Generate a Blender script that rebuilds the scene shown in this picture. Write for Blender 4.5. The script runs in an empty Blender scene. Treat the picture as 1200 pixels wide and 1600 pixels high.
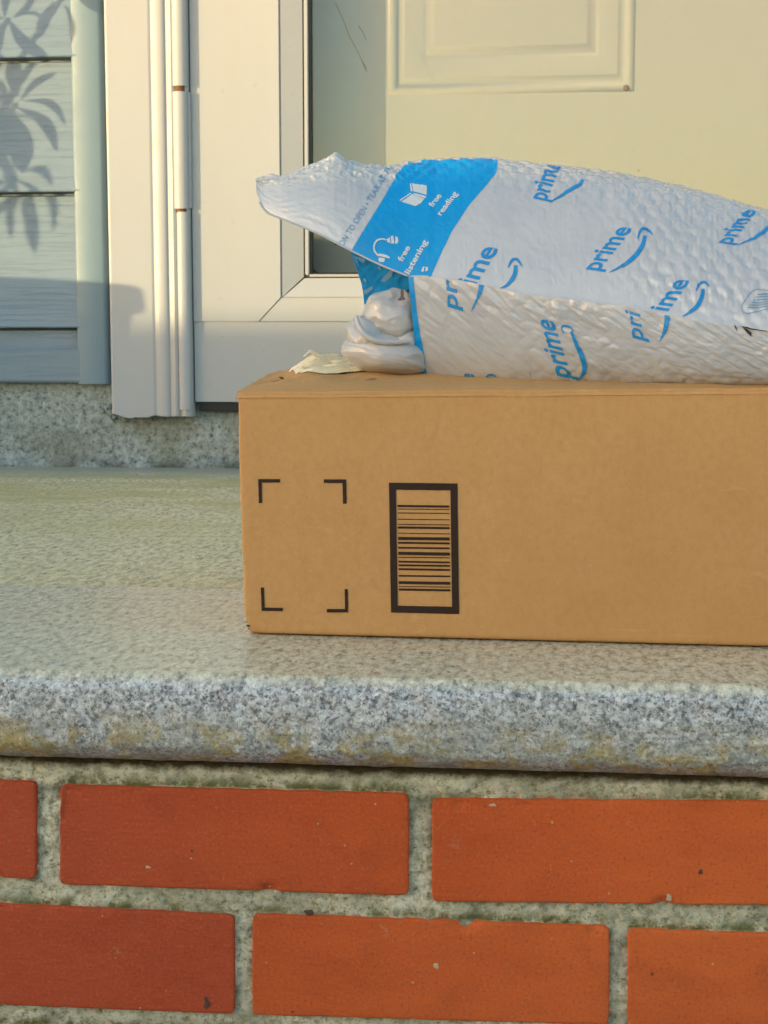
import bpy, bmesh, math, random
from mathutils import Vector, Matrix, Euler, noise
random.seed(7)
R = math.radians
sc = bpy.context.scene
COL = sc.collection

# ------------------------------------------------------------------ camera
FPX = 2425.0
cd = bpy.data.cameras.new('camera')
cam = bpy.data.objects.new('camera', cd)
COL.objects.link(cam)
cam.location = (0, 0, 0.187)
cam.rotation_euler = (R(90 - 6.59), 0, R(5.9))
cd.sensor_fit = 'VERTICAL'
cd.sensor_height = 36
cd.lens = 36 * FPX / 1600
cd.clip_start = 0.01
cd.clip_end = 500
cd.dof.use_dof = True
cd.dof.focus_distance = 1.0
cd.dof.aperture_fstop = 42
sc.camera = cam

# ------------------------------------------------------------------ light
SUN_EL, SUN_AZ = R(3.0), R(54)          # azimuth: from the wall's normal towards the left
SUND = Vector((-math.sin(SUN_AZ) * math.cos(SUN_EL), -math.cos(SUN_AZ) * math.cos(SUN_EL), math.sin(SUN_EL)))
world = bpy.data.worlds.new('World')
sc.world = world
world.use_nodes = True
wn = world.node_tree
sky = wn.nodes.new('ShaderNodeTexSky')
sky.sky_type = 'NISHITA'
sky.sun_disc = False
sky.sun_elevation = SUN_EL
sky.sun_rotation = math.atan2(SUND.x, SUND.y)
sky.air_density = 1.0
sky.dust_density = 1.0
sky.ozone_density = 1.4
wn.links.new(sky.outputs[0], wn.nodes['Background'].inputs[0])
wn.nodes['Background'].inputs[1].default_value = 0.15
sl = bpy.data.lights.new('sun', 'SUN')
sl.energy = 0.78
sl.angle = R(0.45)
sl.color = (1.0, 0.78, 0.40)
sun = bpy.data.objects.new('sun', sl)
COL.objects.link(sun)
sun.rotation_euler = (-SUND).to_track_quat('-Z', 'Y').to_euler()
sun.location = (-5, -5, 5)
sc.view_settings.view_transform = 'Standard'
sc.view_settings.look = 'None'
sc.view_settings.gamma = 1
sc.view_settings.exposure = 2.88

# ------------------------------------------------------------------ survey helpers
CM = Euler(cam.rotation_euler).to_matrix()
CL = Vector(cam.location)
def ray(px, py):
    return (CM @ Vector(((px - 600) / FPX, (800 - py) / FPX, -1.0)))
def onY(px, py, Y):
    d = ray(px, py); return CL + d * ((Y - CL.y) / d.y)
def onZ(px, py, Z):
    d = ray(px, py); return CL + d * ((Z - CL.z) / d.z)
def wx(px, Y): return onY(px, 520, Y).x
def wz(py, Y, px=300): return onY(px, py, Y).z
def lerp(a, b, t): return a + (b - a) * t
def sm(a, b, x):
    t = min(1, max(0, (x - a) / (b - a))); return t * t * (3 - 2 * t)
def tab(T, x):
    if x <= T[0][0]: return T[0][1]
    for i in range(len(T) - 1):
        if x <= T[i + 1][0]:
            return lerp(T[i][1], T[i + 1][1], (x - T[i][0]) / (T[i + 1][0] - T[i][0]))
    return T[-1][1]
def stab(T, x, h=7):
    return (tab(T, x - h) + tab(T, x) * 2 + tab(T, x + h)) / 4
def nz(x, y, z=0): return noise.noise(Vector((x, y, z)))

YR = onZ(185, 728, 0).y                 # face of the stone under the wall
YS = onZ(100, 915, 0).y                 # seam between tread slab and landing
YF = onZ(600, 1056, 0).y                # arris of the tread
YB = YF + 0.006                         # brick faces
ZU = wz(1200, YF - 0.008, 500)          # underside of the tread
ZG = -0.282
print('YR', YR, 'YS', YS, 'YF', YF, 'ZU', ZU)

# ------------------------------------------------------------------ materials
def nmat(name):
    m = bpy.data.materials.new(name); m.use_nodes = True
    nt = m.node_tree; nt.nodes.clear()
    out = nt.nodes.new('ShaderNodeOutputMaterial')
    return m, nt, out
class G:
    """small node graph writer"""
    def __init__(s, name):
        s.m, s.nt, s.out = nmat(name)
        tc = s.nt.nodes.new('ShaderNodeTexCoord'); s.co = tc.outputs['Object']
        s.b = s.nt.nodes.new('ShaderNodeBsdfPrincipled')
        s.nt.links.new(s.b.outputs[0], s.out.inputs[0])
    def L(s, a, b):
        if hasattr(a, 'is_output'): s.nt.links.new(a, b)
        else:
            b.default_value = a if not (isinstance(a, tuple) and len(a) == 3 and b.type == 'RGBA') else (*a, 1)
    def n(s, t): return s.nt.nodes.new('ShaderNode' + t)
    def scaled(s, v):
        k = s.n('Mapping'); s.nt.links.new(s.co, k.inputs[0]); k.inputs['Scale'].default_value = v; return k.outputs[0]
    def noise(s, scale, detail=3, rough=.5, co=None, dist=0):
        k = s.n('TexNoise'); s.L(co or s.co, k.inputs['Vector']); k.inputs['Scale'].default_value = scale
        k.inputs['Detail'].default_value = detail; k.inputs['Roughness'].default_value = rough; k.inputs['Distortion'].default_value = dist
        return k.outputs['Fac']
    def voro(s, scale, co=None, feature='F1', out='Distance'):
        k = s.n('TexVoronoi'); k.feature = feature; s.L(co or s.co, k.inputs['Vector']); k.inputs['Scale'].default_value = scale
        return k.outputs[out]
    def ramp(s, f, stops, const=False):
        k = s.n('ValToRGB'); s.L(f, k.inputs[0]); e = k.color_ramp.elements
        if const: k.color_ramp.interpolation = 'CONSTANT'
        while len(e) < len(stops): e.new(.5)
        for i, (p, c) in enumerate(stops):
            e[i].position = p; e[i].color = (*c, 1) if isinstance(c, tuple) else (c, c, c, 1)
        return k.outputs[0]
    def mix(s, f, a, b, mode='MIX'):
        k = s.n('Mix'); k.data_type = 'RGBA'; k.blend_type = mode
        s.L(f, k.inputs[0]); s.L(a, k.inputs[6]); s.L(b, k.inputs[7]); return k.outputs[2]
    def math(s, op, a, b=0.0, clamp=False):
        k = s.n('Math'); k.operation = op; k.use_clamp = clamp; s.L(a, k.inputs[0]); s.L(b, k.inputs[1]); return k.outputs[0]
    def sep(s, i):
        k = s.n('SeparateXYZ'); s.L(s.co, k.inputs[0]); return k.outputs[i]
    def maprange(s, v, a, b, c=0.0, d=1.0):
        k = s.n('MapRange'); s.L(v, k.inputs[0])
        for i, q in enumerate((a, b, c, d)): k.inputs[i + 1].default_value = q
        return k.outputs[0]
    def bump(s, h, strength=.3, dist=.001, prev=None):
        k = s.n('Bump'); k.inputs['Strength'].default_value = strength; k.inputs['Distance'].default_value = dist
        s.L(h, k.inputs['Height'])
        if prev: s.nt.links.new(prev, k.inputs['Normal'])
        return k.outputs[0]
    def fin(s, col, rough=.5, nrm=None, spec=.5, **kw):
        s.L(col, s.b.inputs['Base Color']); s.L(rough, s.b.inputs['Roughness'])
        s.b.inputs['Specular IOR Level'].default_value = spec
        if nrm: s.nt.links.new(nrm, s.b.inputs['Normal'])
        for k, v in kw.items(): s.L(v, s.b.inputs[k.replace('_', ' ')])
        return s.m

def paint(name, col, dirt=(.30, .26, .17), amt=.35, rough=.42, wood=False, specks=True):
    g = G(name)
    st = g.noise(5, 5, .6, g.scaled((2.2, 2.2, .5)))
    c = g.mix(g.maprange(st, .45, .8, 0, amt), col, tuple(lerp(a, b, .45) for a, b in zip(col, dirt)))
    fine = g.noise(40, 4, .6)
    c = g.mix(g.maprange(fine, .3, .75, 0, .10), c, tuple(x * .78 for x in col))
    if specks:
        v = g.voro(26); on = g.noise(9, 1)
        sp = g.math('MULTIPLY', g.maprange(v, .035, .06, 1, 0), g.maprange(on, .6, .62, 0, 1))
        c = g.mix(g.math('MULTIPLY', sp, .75), c, (.09, .07, .05))
    h = g.noise(14, 3, .5)
    nr = g.bump(h, .12, .004)
    if wood:
        w = g.noise(1, 4, .6, g.scaled((7, 7, 230)), 1.2)
        nr = g.bump(g.ramp(w, [(.38, 0.0), (.47, 1.0)]), .5, .0008, nr)
        c = g.mix(g.ramp(w, [(.32, .30), (.43, 0.0)]), c, tuple(x * .6 for x in col))
    return g.fin(c, g.maprange(fine, .3, .7, rough - .06, rough + .1), nr, .4)

WHITE = (.66, .65, .61)
m_trim = paint('casing_paint', (.37, .38, .40))
m_storm = paint('storm_door_vinyl', (.365, .375, .39), rough=.32)
m_entry = paint('entry_door_paint', (.315, .302, .30), rough=.4, amt=.2)
m_siding = paint('siding_vinyl', (.185, .25, .31), rough=.5, wood=True, amt=.3)
m_corner = paint('corner_vinyl', (.155, .23, .285), rough=.45, amt=.3)

def simple(name, col, rough=.5, spec=.5, metal=0.0, ns=60, amt=.25):
    g = G(name)
    n = g.noise(ns, 4, .6)
    c = g.mix(g.maprange(n, .35, .7, 0, amt), col, tuple(x * .5 for x in col))
    return g.fin(c, rough, g.bump(n, .2, .001), spec, Metallic=metal)
m_dark = simple('dark_rubber', (.018, .016, .013), .6)
m_rust = simple('rusty_metal', (.16, .07, .03), .8, ns=200, amt=.6)
m_void = simple('weep_gap', (.03, .03, .028), .9)
m_inkbrown = simple('printed_dark_ink', (.036, .020, .014), .75, .2, ns=350, amt=.35)

def granite(name, warm, rough, specks=1.0):
    g = G(name)
    v1 = g.voro(520, out='Color'); s1 = g.n('SeparateColor'); g.L(v1, s1.inputs[0]); v1 = s1.outputs[0]
    v2 = g.noise(260, 5, .75); v3 = g.noise(110, 3, .6)
    mixv = g.math('ADD', g.math('MULTIPLY', v1, .16), g.math('ADD', g.math('MULTIPLY', v2, .62), g.math('MULTIPLY', v3, .22)))
    if warm < .4:
        c = g.ramp(mixv, [(.36, (.05, .055, .06)), (.43, (.235, .24, .245)), (.49, (.42, .425, .42)), (.57, (.62, .62, .60)), (.68, (.85, .83, .79))])
    else:
        c = g.ramp(mixv, [(.32, (.12, .11, .075)), (.42, (.31, .29, .20)), (.54, (.42, .40, .30)), (.70, (.54, .52, .41))])
    big = g.noise(9, 4, .6)
    c = g.mix(g.maprange(big, .4, .7, 0, .35), c, (.33, .32, .27))
    dk = g.math('MULTIPLY', g.maprange(g.noise(420, 2, .5), .60, .66, 0, 1), .75 * specks)
    c = g.mix(dk, c, (.02, .021, .024))
    lt = g.maprange(g.voro(75, feature='SMOOTH_F1'), .0, .16, .45, 0)
    c = g.mix(lt, c, (.62, .60, .56))
    return g, c, rough
def tread_mat():
    g, c, r = granite('granite_tread', .2, .5)
    z = g.sep(2); y = g.sep(1)
    # lichen and brown stain along the lower half of the nosing
    li = g.noise(40, 6, .72, g.scaled((1, 1, 1.5)))
    zz = g.maprange(z, -.018, -.040, .04, 1)
    yel = g.math('MULTIPLY', g.maprange(li, .49, .54, 0, .85), zz)
    c = g.mix(g.maprange(z, -.014, -.036, 0, .40), c, (.46, .43, .33), 'MULTIPLY') if False else g.mix(g.math('MULTIPLY', g.maprange(z, -.012, -.036, 0, .75), g.maprange(g.noise(13, 4, .6), .36, .58, .15, 1)), c, (.36, .34, .25))
    c = g.mix(yel, c, (.38, .27, .06))
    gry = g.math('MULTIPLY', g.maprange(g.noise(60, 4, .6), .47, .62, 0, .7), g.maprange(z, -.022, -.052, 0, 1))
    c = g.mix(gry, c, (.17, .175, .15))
    k1 = g.noise(300, 5, .8); k2 = g.noise(620, 2, .6)
    c = g.mix(1.0, c, g.ramp(k1, [(.36, .38), (.43, .88), (.50, 1.0), (.62, 1.0)]), 'MULTIPLY')
    c = g.mix(g.maprange(k1, .56, .66, 0, .6), c, (.80, .78, .72))
    c = g.mix(g.maprange(k2, .60, .68, 0, .7), c, (.04, .04, .04))
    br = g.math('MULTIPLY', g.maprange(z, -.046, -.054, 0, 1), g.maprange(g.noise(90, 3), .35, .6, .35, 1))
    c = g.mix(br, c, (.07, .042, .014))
    # worn top; the door's warm reflection is painted into its colour
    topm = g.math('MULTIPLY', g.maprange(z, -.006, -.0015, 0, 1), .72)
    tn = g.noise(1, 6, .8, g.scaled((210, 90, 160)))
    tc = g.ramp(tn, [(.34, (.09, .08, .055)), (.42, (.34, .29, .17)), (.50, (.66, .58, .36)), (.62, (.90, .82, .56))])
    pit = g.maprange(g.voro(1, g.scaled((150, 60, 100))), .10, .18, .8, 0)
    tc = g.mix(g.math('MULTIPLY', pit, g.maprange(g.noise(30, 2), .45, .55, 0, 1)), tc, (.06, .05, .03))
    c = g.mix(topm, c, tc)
    h = g.noise(160, 4, .6)
    return g.fin(c, g.maprange(z, -.006, 0, .55, .27), g.bump(tn, .22, .0012, g.bump(h, .2, .0008)), .8)
def landing_mat():
    g, c, r = granite('landing_stone', .8, .5, .6)
    y = g.sep(1)
    tn = g.noise(1, 6, .85, g.scaled((190, 70, 150)))
    c = g.mix(.75, c, g.ramp(tn, [(.35, (.10, .085, .045)), (.43, (.36, .31, .17)), (.50, (.66, .59, .34)), (.62, (.88, .80, .52))]))
    ms = g.noise(5, 5, .65, g.scaled((.8, 2.0, 1)))
    ms = g.math('MULTIPLY', g.maprange(ms, .42, .6, 0, .8), g.maprange(y, .25, .55, .15, 1))
    c = g.mix(ms, c, (.42, .37, .13))
    gy = g.maprange(y, .82, .98, 0, .8)  # grey reflection of the stone course painted in along the back edge
    c = g.mix(gy, c, (.30, .315, .28))
    pit = g.maprange(g.voro(1, g.scaled((140, 45, 100))), .10, .19, .85, 0)
    c = g.mix(g.math('MULTIPLY', pit, g.maprange(g.noise(14, 3), .42, .55, .1, 1)), c, (.05, .045, .02))
    return g.fin(c, .45, g.bump(tn, .35, .0016), .5)
def riser_mat():
    g = G('mottled_stone')
    n1 = g.noise(120, 5, .7); n2 = g.noise(7, 5, .6); n3 = g.noise(330, 3, .6)
    c = g.ramp(n1, [(.33, (.06, .07, .065)), (.43, (.23, .26, .25)), (.58, (.36, .395, .375)), (.8, (.50, .52, .49))])
    c = g.mix(g.maprange(n2, .45, .62, 0, .55), c, (.15, .155, .09))
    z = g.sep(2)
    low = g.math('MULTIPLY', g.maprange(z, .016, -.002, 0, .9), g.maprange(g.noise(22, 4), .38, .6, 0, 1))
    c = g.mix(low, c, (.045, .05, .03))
    c = g.mix(g.math('MULTIPLY', g.maprange(n3, .60, .66, 0, 1), .8), c, (.03, .035, .03))
    blot = g.math('MULTIPLY', g.maprange(g.voro(5.5), .05, .12, 1, 0), g.maprange(g.noise(60, 3), .4, .6, 0, 1))
    c = g.mix(g.math('MULTIPLY', blot, .8), c, (.06, .06, .03))
    return g.fin(c, .8, g.bump(n1, .7, .002, g.bump(g.noise(30, 4), .4, .006)), .3)
def brick_mat():
    g = G('red_brick_face')
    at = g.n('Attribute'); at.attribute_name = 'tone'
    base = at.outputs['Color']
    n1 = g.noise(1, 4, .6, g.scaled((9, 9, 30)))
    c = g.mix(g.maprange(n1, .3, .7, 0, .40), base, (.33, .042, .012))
    gr = g.noise(1, 3, .6, g.scaled((90, 90, 520)))
    c = g.mix(g.maprange(gr, .35, .75, 0, .35), c, (.50, .13, .055))
    st = g.math('MULTIPLY', g.maprange(g.voro(120), .05, .09, 1, 0), g.maprange(g.noise(70, 1), .55, .58, 0, 1))
    c = g.mix(g.math('MULTIPLY', st, .7), c, (.60, .42, .27))
    st = g.math('MULTIPLY', g.maprange(g.voro(34), .025, .055, 1, 0), g.maprange(g.noise(23, 1), .60, .63, 0, 1))
    c = g.mix(g.math('MULTIPLY', st, .8), c, (.055, .022, .014))
    bl_ = g.noise(1, 5, .65, g.scaled((16, 16, 24)), dist=.4)
    c = g.mix(g.maprange(bl_, .52, .75, 0, .32), c, (.20, .035, .014))
    grit = g.noise(520, 3, .7)
    c = g.mix(g.maprange(grit, .56, .72, 0, .38), c, (.66, .24, .11))
    c = g.mix(g.maprange(grit, .44, .30, 0, .5), c, (.16, .025, .01))
    sm_ = g.math('MULTIPLY', g.maprange(g.noise(55, 5, .75), .60, .68, 0, .5), g.maprange(g.noise(11, 2), .52, .62, 0, 1))
    c = g.mix(sm_, c, (.48, .36, .22))
    h = g.math('ADD', g.noise(420, 3, .6), gr)
    return g.fin(c, .85, g.bump(h, .4, .0010, g.bump(grit, .35, .0005)), .25)
def mortar_mat():
    g = G('mossy_mortar')
    n1 = g.noise(210, 5, .7); n2 = g.noise(16, 4, .6); x = g.sep(0)
    c = g.ramp(n1, [(.30, (.13, .12, .06)), (.40, (.48, .43, .26)), (.52, (.76, .70, .48)), (.8, (.90, .84, .66))])
    c = g.mix(g.maprange(n2, .40, .62, 0, .65), c, (.34, .32, .20))
    grit = g.noise(360, 4, .75)
    c = g.mix(g.maprange(grit, .45, .34, 0, .75), c, (.12, .105, .05))
    c = g.mix(g.maprange(grit, .60, .70, 0, .6), c, (.74, .71, .60))
    at = g.n('Attribute'); at.attribute_name = 'tone'; sp = g.n('SeparateColor'); g.L(at.outputs['Color'], sp.inputs[0])
    c = g.mix(g.math('MULTIPLY', sp.outputs[0], g.maprange(g.noise(130, 5, .75), .42, .58, 0, .6)), c, (.08, .085, .03))
    ms = g.math('MULTIPLY', g.maprange(g.noise(70, 5, .75), .42, .54, 0, .95), g.math('MULTIPLY', sp.outputs[1], g.maprange(g.noise(7, 3), .36, .50, 0, 1)))
    c = g.mix(ms, c, (.13, .14, .03))
    c = g.mix(g.math('MULTIPLY', g.maprange(g.noise(70, 4, .7), .53, .66, 0, 1), .35), c, (.12, .12, .09))
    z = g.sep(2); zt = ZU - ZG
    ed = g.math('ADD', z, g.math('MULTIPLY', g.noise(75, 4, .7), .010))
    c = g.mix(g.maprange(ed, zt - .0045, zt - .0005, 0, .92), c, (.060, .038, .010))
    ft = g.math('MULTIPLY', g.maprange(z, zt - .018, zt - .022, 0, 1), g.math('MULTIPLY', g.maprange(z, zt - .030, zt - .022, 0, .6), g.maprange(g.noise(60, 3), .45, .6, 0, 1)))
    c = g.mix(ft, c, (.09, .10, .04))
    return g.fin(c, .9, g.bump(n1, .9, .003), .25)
def card_mat():
    g = G('kraft_cardboard')
    fib = g.noise(1, 4, .7, g.scaled((1100, 1100, 500)))
    fx = g.noise(1, 4, .65, g.scaled((230, 230, 190)))
    mott = g.noise(22, 5, .6)
    c = g.mix(g.maprange(mott, .3, .7, 0, 1), (.51, .268, .094), (.555, .30, .113))
    c = g.mix(g.maprange(fx, .40, .70, 0, .32), c, (.38, .185, .05))
    c = g.mix(g.maprange(fib, .60, .74, 0, .5), c, (.66, .42, .20))
    c = g.mix(g.maprange(fib, .40, .28, 0, .5), c, (.33, .16, .045))
    sc_ = g.noise(1, 5, .7, g.scaled((14, 14, 60)), dist=1.5)
    c = g.mix(g.maprange(sc_, .62, .70, 0, .28), c, (.66, .43, .21))
    sc2 = g.noise(1, 5, .7, g.scaled((40, 40, 11)), dist=1.0)
    c = g.mix(g.maprange(sc2, .62, .72, 0, .25), c, (.36, .18, .06))
    fl = g.noise(1, 2, .5, g.scaled((230, 3, 3)))
    big = g.noise(4.5, 2, .5)
    c = g.mix(g.maprange(big, .4, .65, 0, .2), c, (.43, .22, .07))
    h = g.math('ADD', g.math('MULTIPLY', fl, .8), fx)
    return g.fin(c, .74, g.bump(h, .22, .0006), .3)
def film_mat(name, c1, c2, rough=.30, coat=.35):
    g = G(name)
    n = g.noise(30, 4, .6)
    c = g.mix(g.maprange(n, .35, .7, 0, 1), c1, c2)
    h = g.noise(95, 4, .6, dist=.5)
    fine = g.noise(420, 2)
    nr = g.bump(fine, .08, .0005, g.bump(h, .25, .0016))
    return g.fin(c, rough, nr, .5 if coat > .2 else .25, Coat_Weight=min(1, coat * 1.25), Coat_Roughness=.06, Coat_IOR=1.7 if coat > .5 else 1.5)
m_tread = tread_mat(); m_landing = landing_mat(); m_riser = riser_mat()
m_brick = brick_mat(); m_mortar = mortar_mat(); m_card = card_mat()
m_side = film_mat('white_poly_film_side', (.37, .385, .41), (.42, .43, .45), .3, .4)
m_film = film_mat('white_poly_film', (.385, .405, .43), (.43, .44, .455), .22, .8)
m_film_in = film_mat('inner_poly_film', (.42, .405, .395), (.47, .455, .44), .4)
m_blue = film_mat('blue_print_film', (.0, .235, .56), (.0, .27, .62), .45, .04)
m_blue2 = film_mat('blue_print_film_deep', (.0, .18, .46), (.0, .21, .50), .45, .04)
m_word = film_mat('blue_lettering', (.008, .20, .50), (.012, .23, .54), .4, .1)
m_pale = film_mat('pale_blue_lettering', (.10, .25, .42), (.12, .28, .44), .4, .1)
m_white_ink = film_mat('white_lettering', (.47, .53, .56), (.50, .56, .58), .4, .1)
g = G('packing_tape'); m_tape = g.fin((.92, .74, .44), .14, g.bump(g.noise(70, 4, .6, dist=1), .6, .002), .6, Coat_Weight=.6, Coat_Roughness=.08)
g = G('leaf_green'); m_leaf = g.fin(g.mix(g.noise(20, 3), (.035, .09, .025), (.07, .14, .035)), .4)
g = G('plant_stem'); m_stem = g.fin((.12, .09, .05), .8)
g = G('terracotta'); m_pot = g.fin(g.mix(g.noise(12, 4), (.36, .14, .07), (.44, .20, .11)), .85)
g = G('potting_soil'); m_soil = g.fin(g.mix(g.noise(90, 4), (.03, .02, .012), (.08, .055, .03)), .95)
g = G('path_concrete'); m_path = g.fin(g.mix(g.noise(60, 6, .7), (.26, .255, .235), (.40, .39, .36)), .9, g.bump(g.noise(150, 4), .5, .003))
g = G('fieldstone'); m_shade_wall = g.fin(g.mix(g.voro(6, out='Color'), (.20, .18, .15), (.34, .31, .27)), .9, g.bump(g.voro(6), .8, .03))

# clear glass: transparent with a real mirror share
m_glass, nt, out = nmat('storm_glass')
tr = nt.nodes.new('ShaderNodeBsdfTransparent'); tr.inputs[0].default_value = (.95, .96, .93, 1)
gl = nt.nodes.new('ShaderNodeBsdfGlossy'); gl.inputs['Roughness'].default_value = .03
lw = nt.nodes.new('ShaderNodeLayerWeight'); lw.inputs[0].default_value = .5
pw = nt.nodes.new('ShaderNodeMath'); pw.operation = 'POWER'; pw.inputs[1].default_value = 5; nt.links.new(lw.outputs['Facing'], pw.inputs[0])
fr = nt.nodes.new('ShaderNodeMath'); fr.operation = 'MULTIPLY_ADD'; fr.inputs[1].default_value = .96; fr.inputs[2].default_value = .04; nt.links.new(pw.outputs[0], fr.inputs[0])
mx = nt.nodes.new('ShaderNodeMixShader')
nt.links.new(fr.outputs[0], mx.inputs[0]); nt.links.new(tr.outputs[0], mx.inputs[1]); nt.links.new(gl.outputs[0], mx.inputs[2])
nt.links.new(mx.outputs[0], out.inputs[0])

# ------------------------------------------------------------------ object helpers
def empty(name, label, cat, base, group=None):
    o = bpy.data.objects.new(name, None); COL.objects.link(o)
    o.location = base; o.empty_display_size = .05
    o['label'] = label; o['category'] = cat; o['kind'] = 'thing'
    if group: o['group'] = group
    return o
BASE = {}
def build(name, V, F, mat, parent=None, smooth=True, sharp=None, attr=None):
    base = Vector((0, 0, 0))
    if parent is not None:
        p = parent
        while p.parent: p = p.parent
        base = Vector(p.location)
    me = bpy.data.meshes.new(name)
    me.from_pydata([tuple(Vector(v) - base) for v in V], [], F)
    bm = bmesh.new(); bm.from_mesh(me)
    bmesh.ops.recalc_face_normals(bm, faces=bm.faces)
    bm.to_mesh(me); bm.free()
    me.materials.append(mat)
    me.polygons.foreach_set('use_smooth', [smooth] * len(me.polygons))
    if smooth and sharp: me.set_sharp_from_angle(angle=R(sharp))
    if attr:
        ca = me.color_attributes.new('tone', 'FLOAT_COLOR', 'POINT')
        for i, c in enumerate(attr): ca.data[i].color = (*c, 1)
    o = bpy.data.objects.new(name, me); COL.objects.link(o)
    if parent is not None: o.parent = parent
    return o
class M:
    def __init__(s): s.V = []; s.F = []
    def add(s, V, F):
        k = len(s.V); s.V += [Vector(v) for v in V]; s.F += [tuple(i + k for i in f) for f in F]
    def box(s, x0, x1, y0, y1, z0, z1, bev=0.0015):
        """box with chamfered edges"""
        bm = bmesh.new(); bmesh.ops.create_cube(bm, size=1)
        for v in bm.verts: v.co = Vector((lerp(x0, x1, v.co.x + .5), lerp(y0, y1, v.co.y + .5), lerp(z0, z1, v.co.z + .5)))
        if bev: bmesh.ops.bevel(bm, geom=list(bm.edges), offset=bev, segments=2, affect='EDGES')
        s.bm(bm)
    def bm(s, bm):
        bm.verts.index_update()
        s.add([v.co.copy() for v in bm.verts], [tuple(v.index for v in f.verts) for f in bm.faces]); bm.free()
    def grid(s, nu, nv, fn, closeu=False):
        V = [fn(i / (nu if closeu else nu - 1), j / (nv - 1)) for j in range(nv) for i in range(nu)]
        F = []
        for j in range(nv - 1):
            for i in range(nu if closeu else nu - 1):
                i2 = (i + 1) % nu
                F.append((j * nu + i, j * nu + i2, (j + 1) * nu + i2, (j + 1) * nu + i))
        s.add(V, F)
    def prism(s, poly, y0, y1, bev=0.0):
        """poly in (x, z); extruded from y0 (front) to y1"""
        bm = bmesh.new()
        a = [bm.verts.new((x, y0, z)) for x, z in poly]; b = [bm.verts.new((x, y1, z)) for x, z in poly]
        bm.faces.new(a); bm.faces.new(b[::-1])
        n = len(poly)
        for i in range(n): bm.faces.new((a[i], b[i], b[(i + 1) % n], a[(i + 1) % n]))
        if bev: bmesh.ops.bevel(bm, geom=[e for e in bm.edges if all(v.co.y < y0 + 1e-6 for v in e.verts)], offset=bev, segments=2, affect='EDGES')
        s.bm(bm)
    def vprofile(s, prof, z0, z1, zfun=None, nz_=2):
        """profile in (x, y) swept up"""
        n = len(prof); V = []
        for j in range(nz_):
            for (x, y) in prof:
                z = lerp(z0, z1, j / (nz_ - 1))
                if zfun and j == 0: z = zfun(x)
                V.append((x, y, z))
        F = [(j * n + i, j * n + i + 1, (j + 1) * n + i + 1, (j + 1) * n + i) for j in range(nz_ - 1) for i in range(n - 1)]
        F.append(tuple(range(n))); F.append(tuple(range((nz_ - 1) * n, nz_ * n))[::-1])
        s.add(V, F)
    def hprofile(s, prof, x0, x1, fx=2):
        """profile in (y, z) swept along x"""
        n = len(prof); V = []
        for j in range(fx):
            for (y, z) in prof: V.append((lerp(x0, x1, j / (fx - 1)), y, z))
        F = [(j * n + i, j * n + i + 1, (j + 1) * n + i + 1, (j + 1) * n + i) for j in range(fx - 1) for i in range(n - 1)]
        F.append(tuple(range(n))); F.append(tuple(range((fx - 1) * n, fx * n))[::-1])
        s.add(V, F)
    def tube(s, pts, rad, seg=8):
        rr = rad if callable(rad) else (lambda t: rad)
        rings = []
        for i, p in enumerate(pts):
            p = Vector(p); q = Vector(pts[min(i + 1, len(pts) - 1)]) - Vector(pts[max(i - 1, 0)]); q.normalize()
            u = q.cross(Vector((0, 0, 1)));
            if u.length < .01: u = q.cross(Vector((1, 0, 0)))
            u.normalize(); w = q.cross(u); r = rr(i / (len(pts) - 1))
            rings.append([p + (u * math.cos(a) + w * math.sin(a)) * r for a in [2 * math.pi * k / seg for k in range(seg)]])
        V = [v for r_ in rings for v in r_]
        F = [(j * seg + i, j * seg + (i + 1) % seg, (j + 1) * seg + (i + 1) % seg, (j + 1) * seg + i) for j in range(len(pts) - 1) for i in range(seg)]
        F.append(tuple(range(seg))[::-1]); F.append(tuple(range((len(pts) - 1) * seg, len(pts) * seg)))
        s.add(V, F)
    def lathe(s, prof, c, seg=48):
        V = [(c[0] + r * math.cos(2 * math.pi * k / seg), c[1] + r * math.sin(2 * math.pi * k / seg), z) for (r, z) in prof for k in range(seg)]
        F = [(j * seg + i, j * seg + (i + 1) % seg, (j + 1) * seg + (i + 1) % seg, (j + 1) * seg + i) for j in range(len(prof) - 1) for i in range(seg)]
        s.add(V, F)
    def make(s, name, mat, parent=None, smooth=True, sharp=35, attr=None):
        return build(name, s.V, s.F, mat, parent, smooth, sharp, attr)

# ================================================================== GROUND

m = M(); m.grid(2, 2, lambda u, v: (lerp(-60, 60, u), lerp(-60, 60, v), ZG))
o = m.make('path', m_path, smooth=False); o['kind'] = 'structure'

# ================================================================== LANDING, TREAD, RISERS
XL, XR = -2.1, 1.5
def stone_sheet(u, v): return None
t = empty('landing_slab', 'weathered yellowish stone landing slab between the granite tread and the door wall', 'landing slab', (0, YS, 0))
m = M()
def land(u, v):
    x = lerp(XL, XR, u); y = lerp(YS + .0015, YR + .02, v)
    z = -.0012 + .0002 * nz(x * 60, y * 60) + .0004 * nz(x * 14, y * 14)
    return (x, y, z)
m.grid(420, 190, land); m.grid(2, 2, lambda u, v: (lerp(XL, XR, u), YS + .0015, lerp(-.06, -.003, v)))
m.grid(2, 2, lambda u, v: (XL, lerp(YS, YR, u), lerp(-.06, 0, v)))
m.grid(2, 2, lambda u, v: (XR, lerp(YS, YR, u), lerp(-.06, 0, v)))
m.make('slab', m_landing, t)

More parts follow.
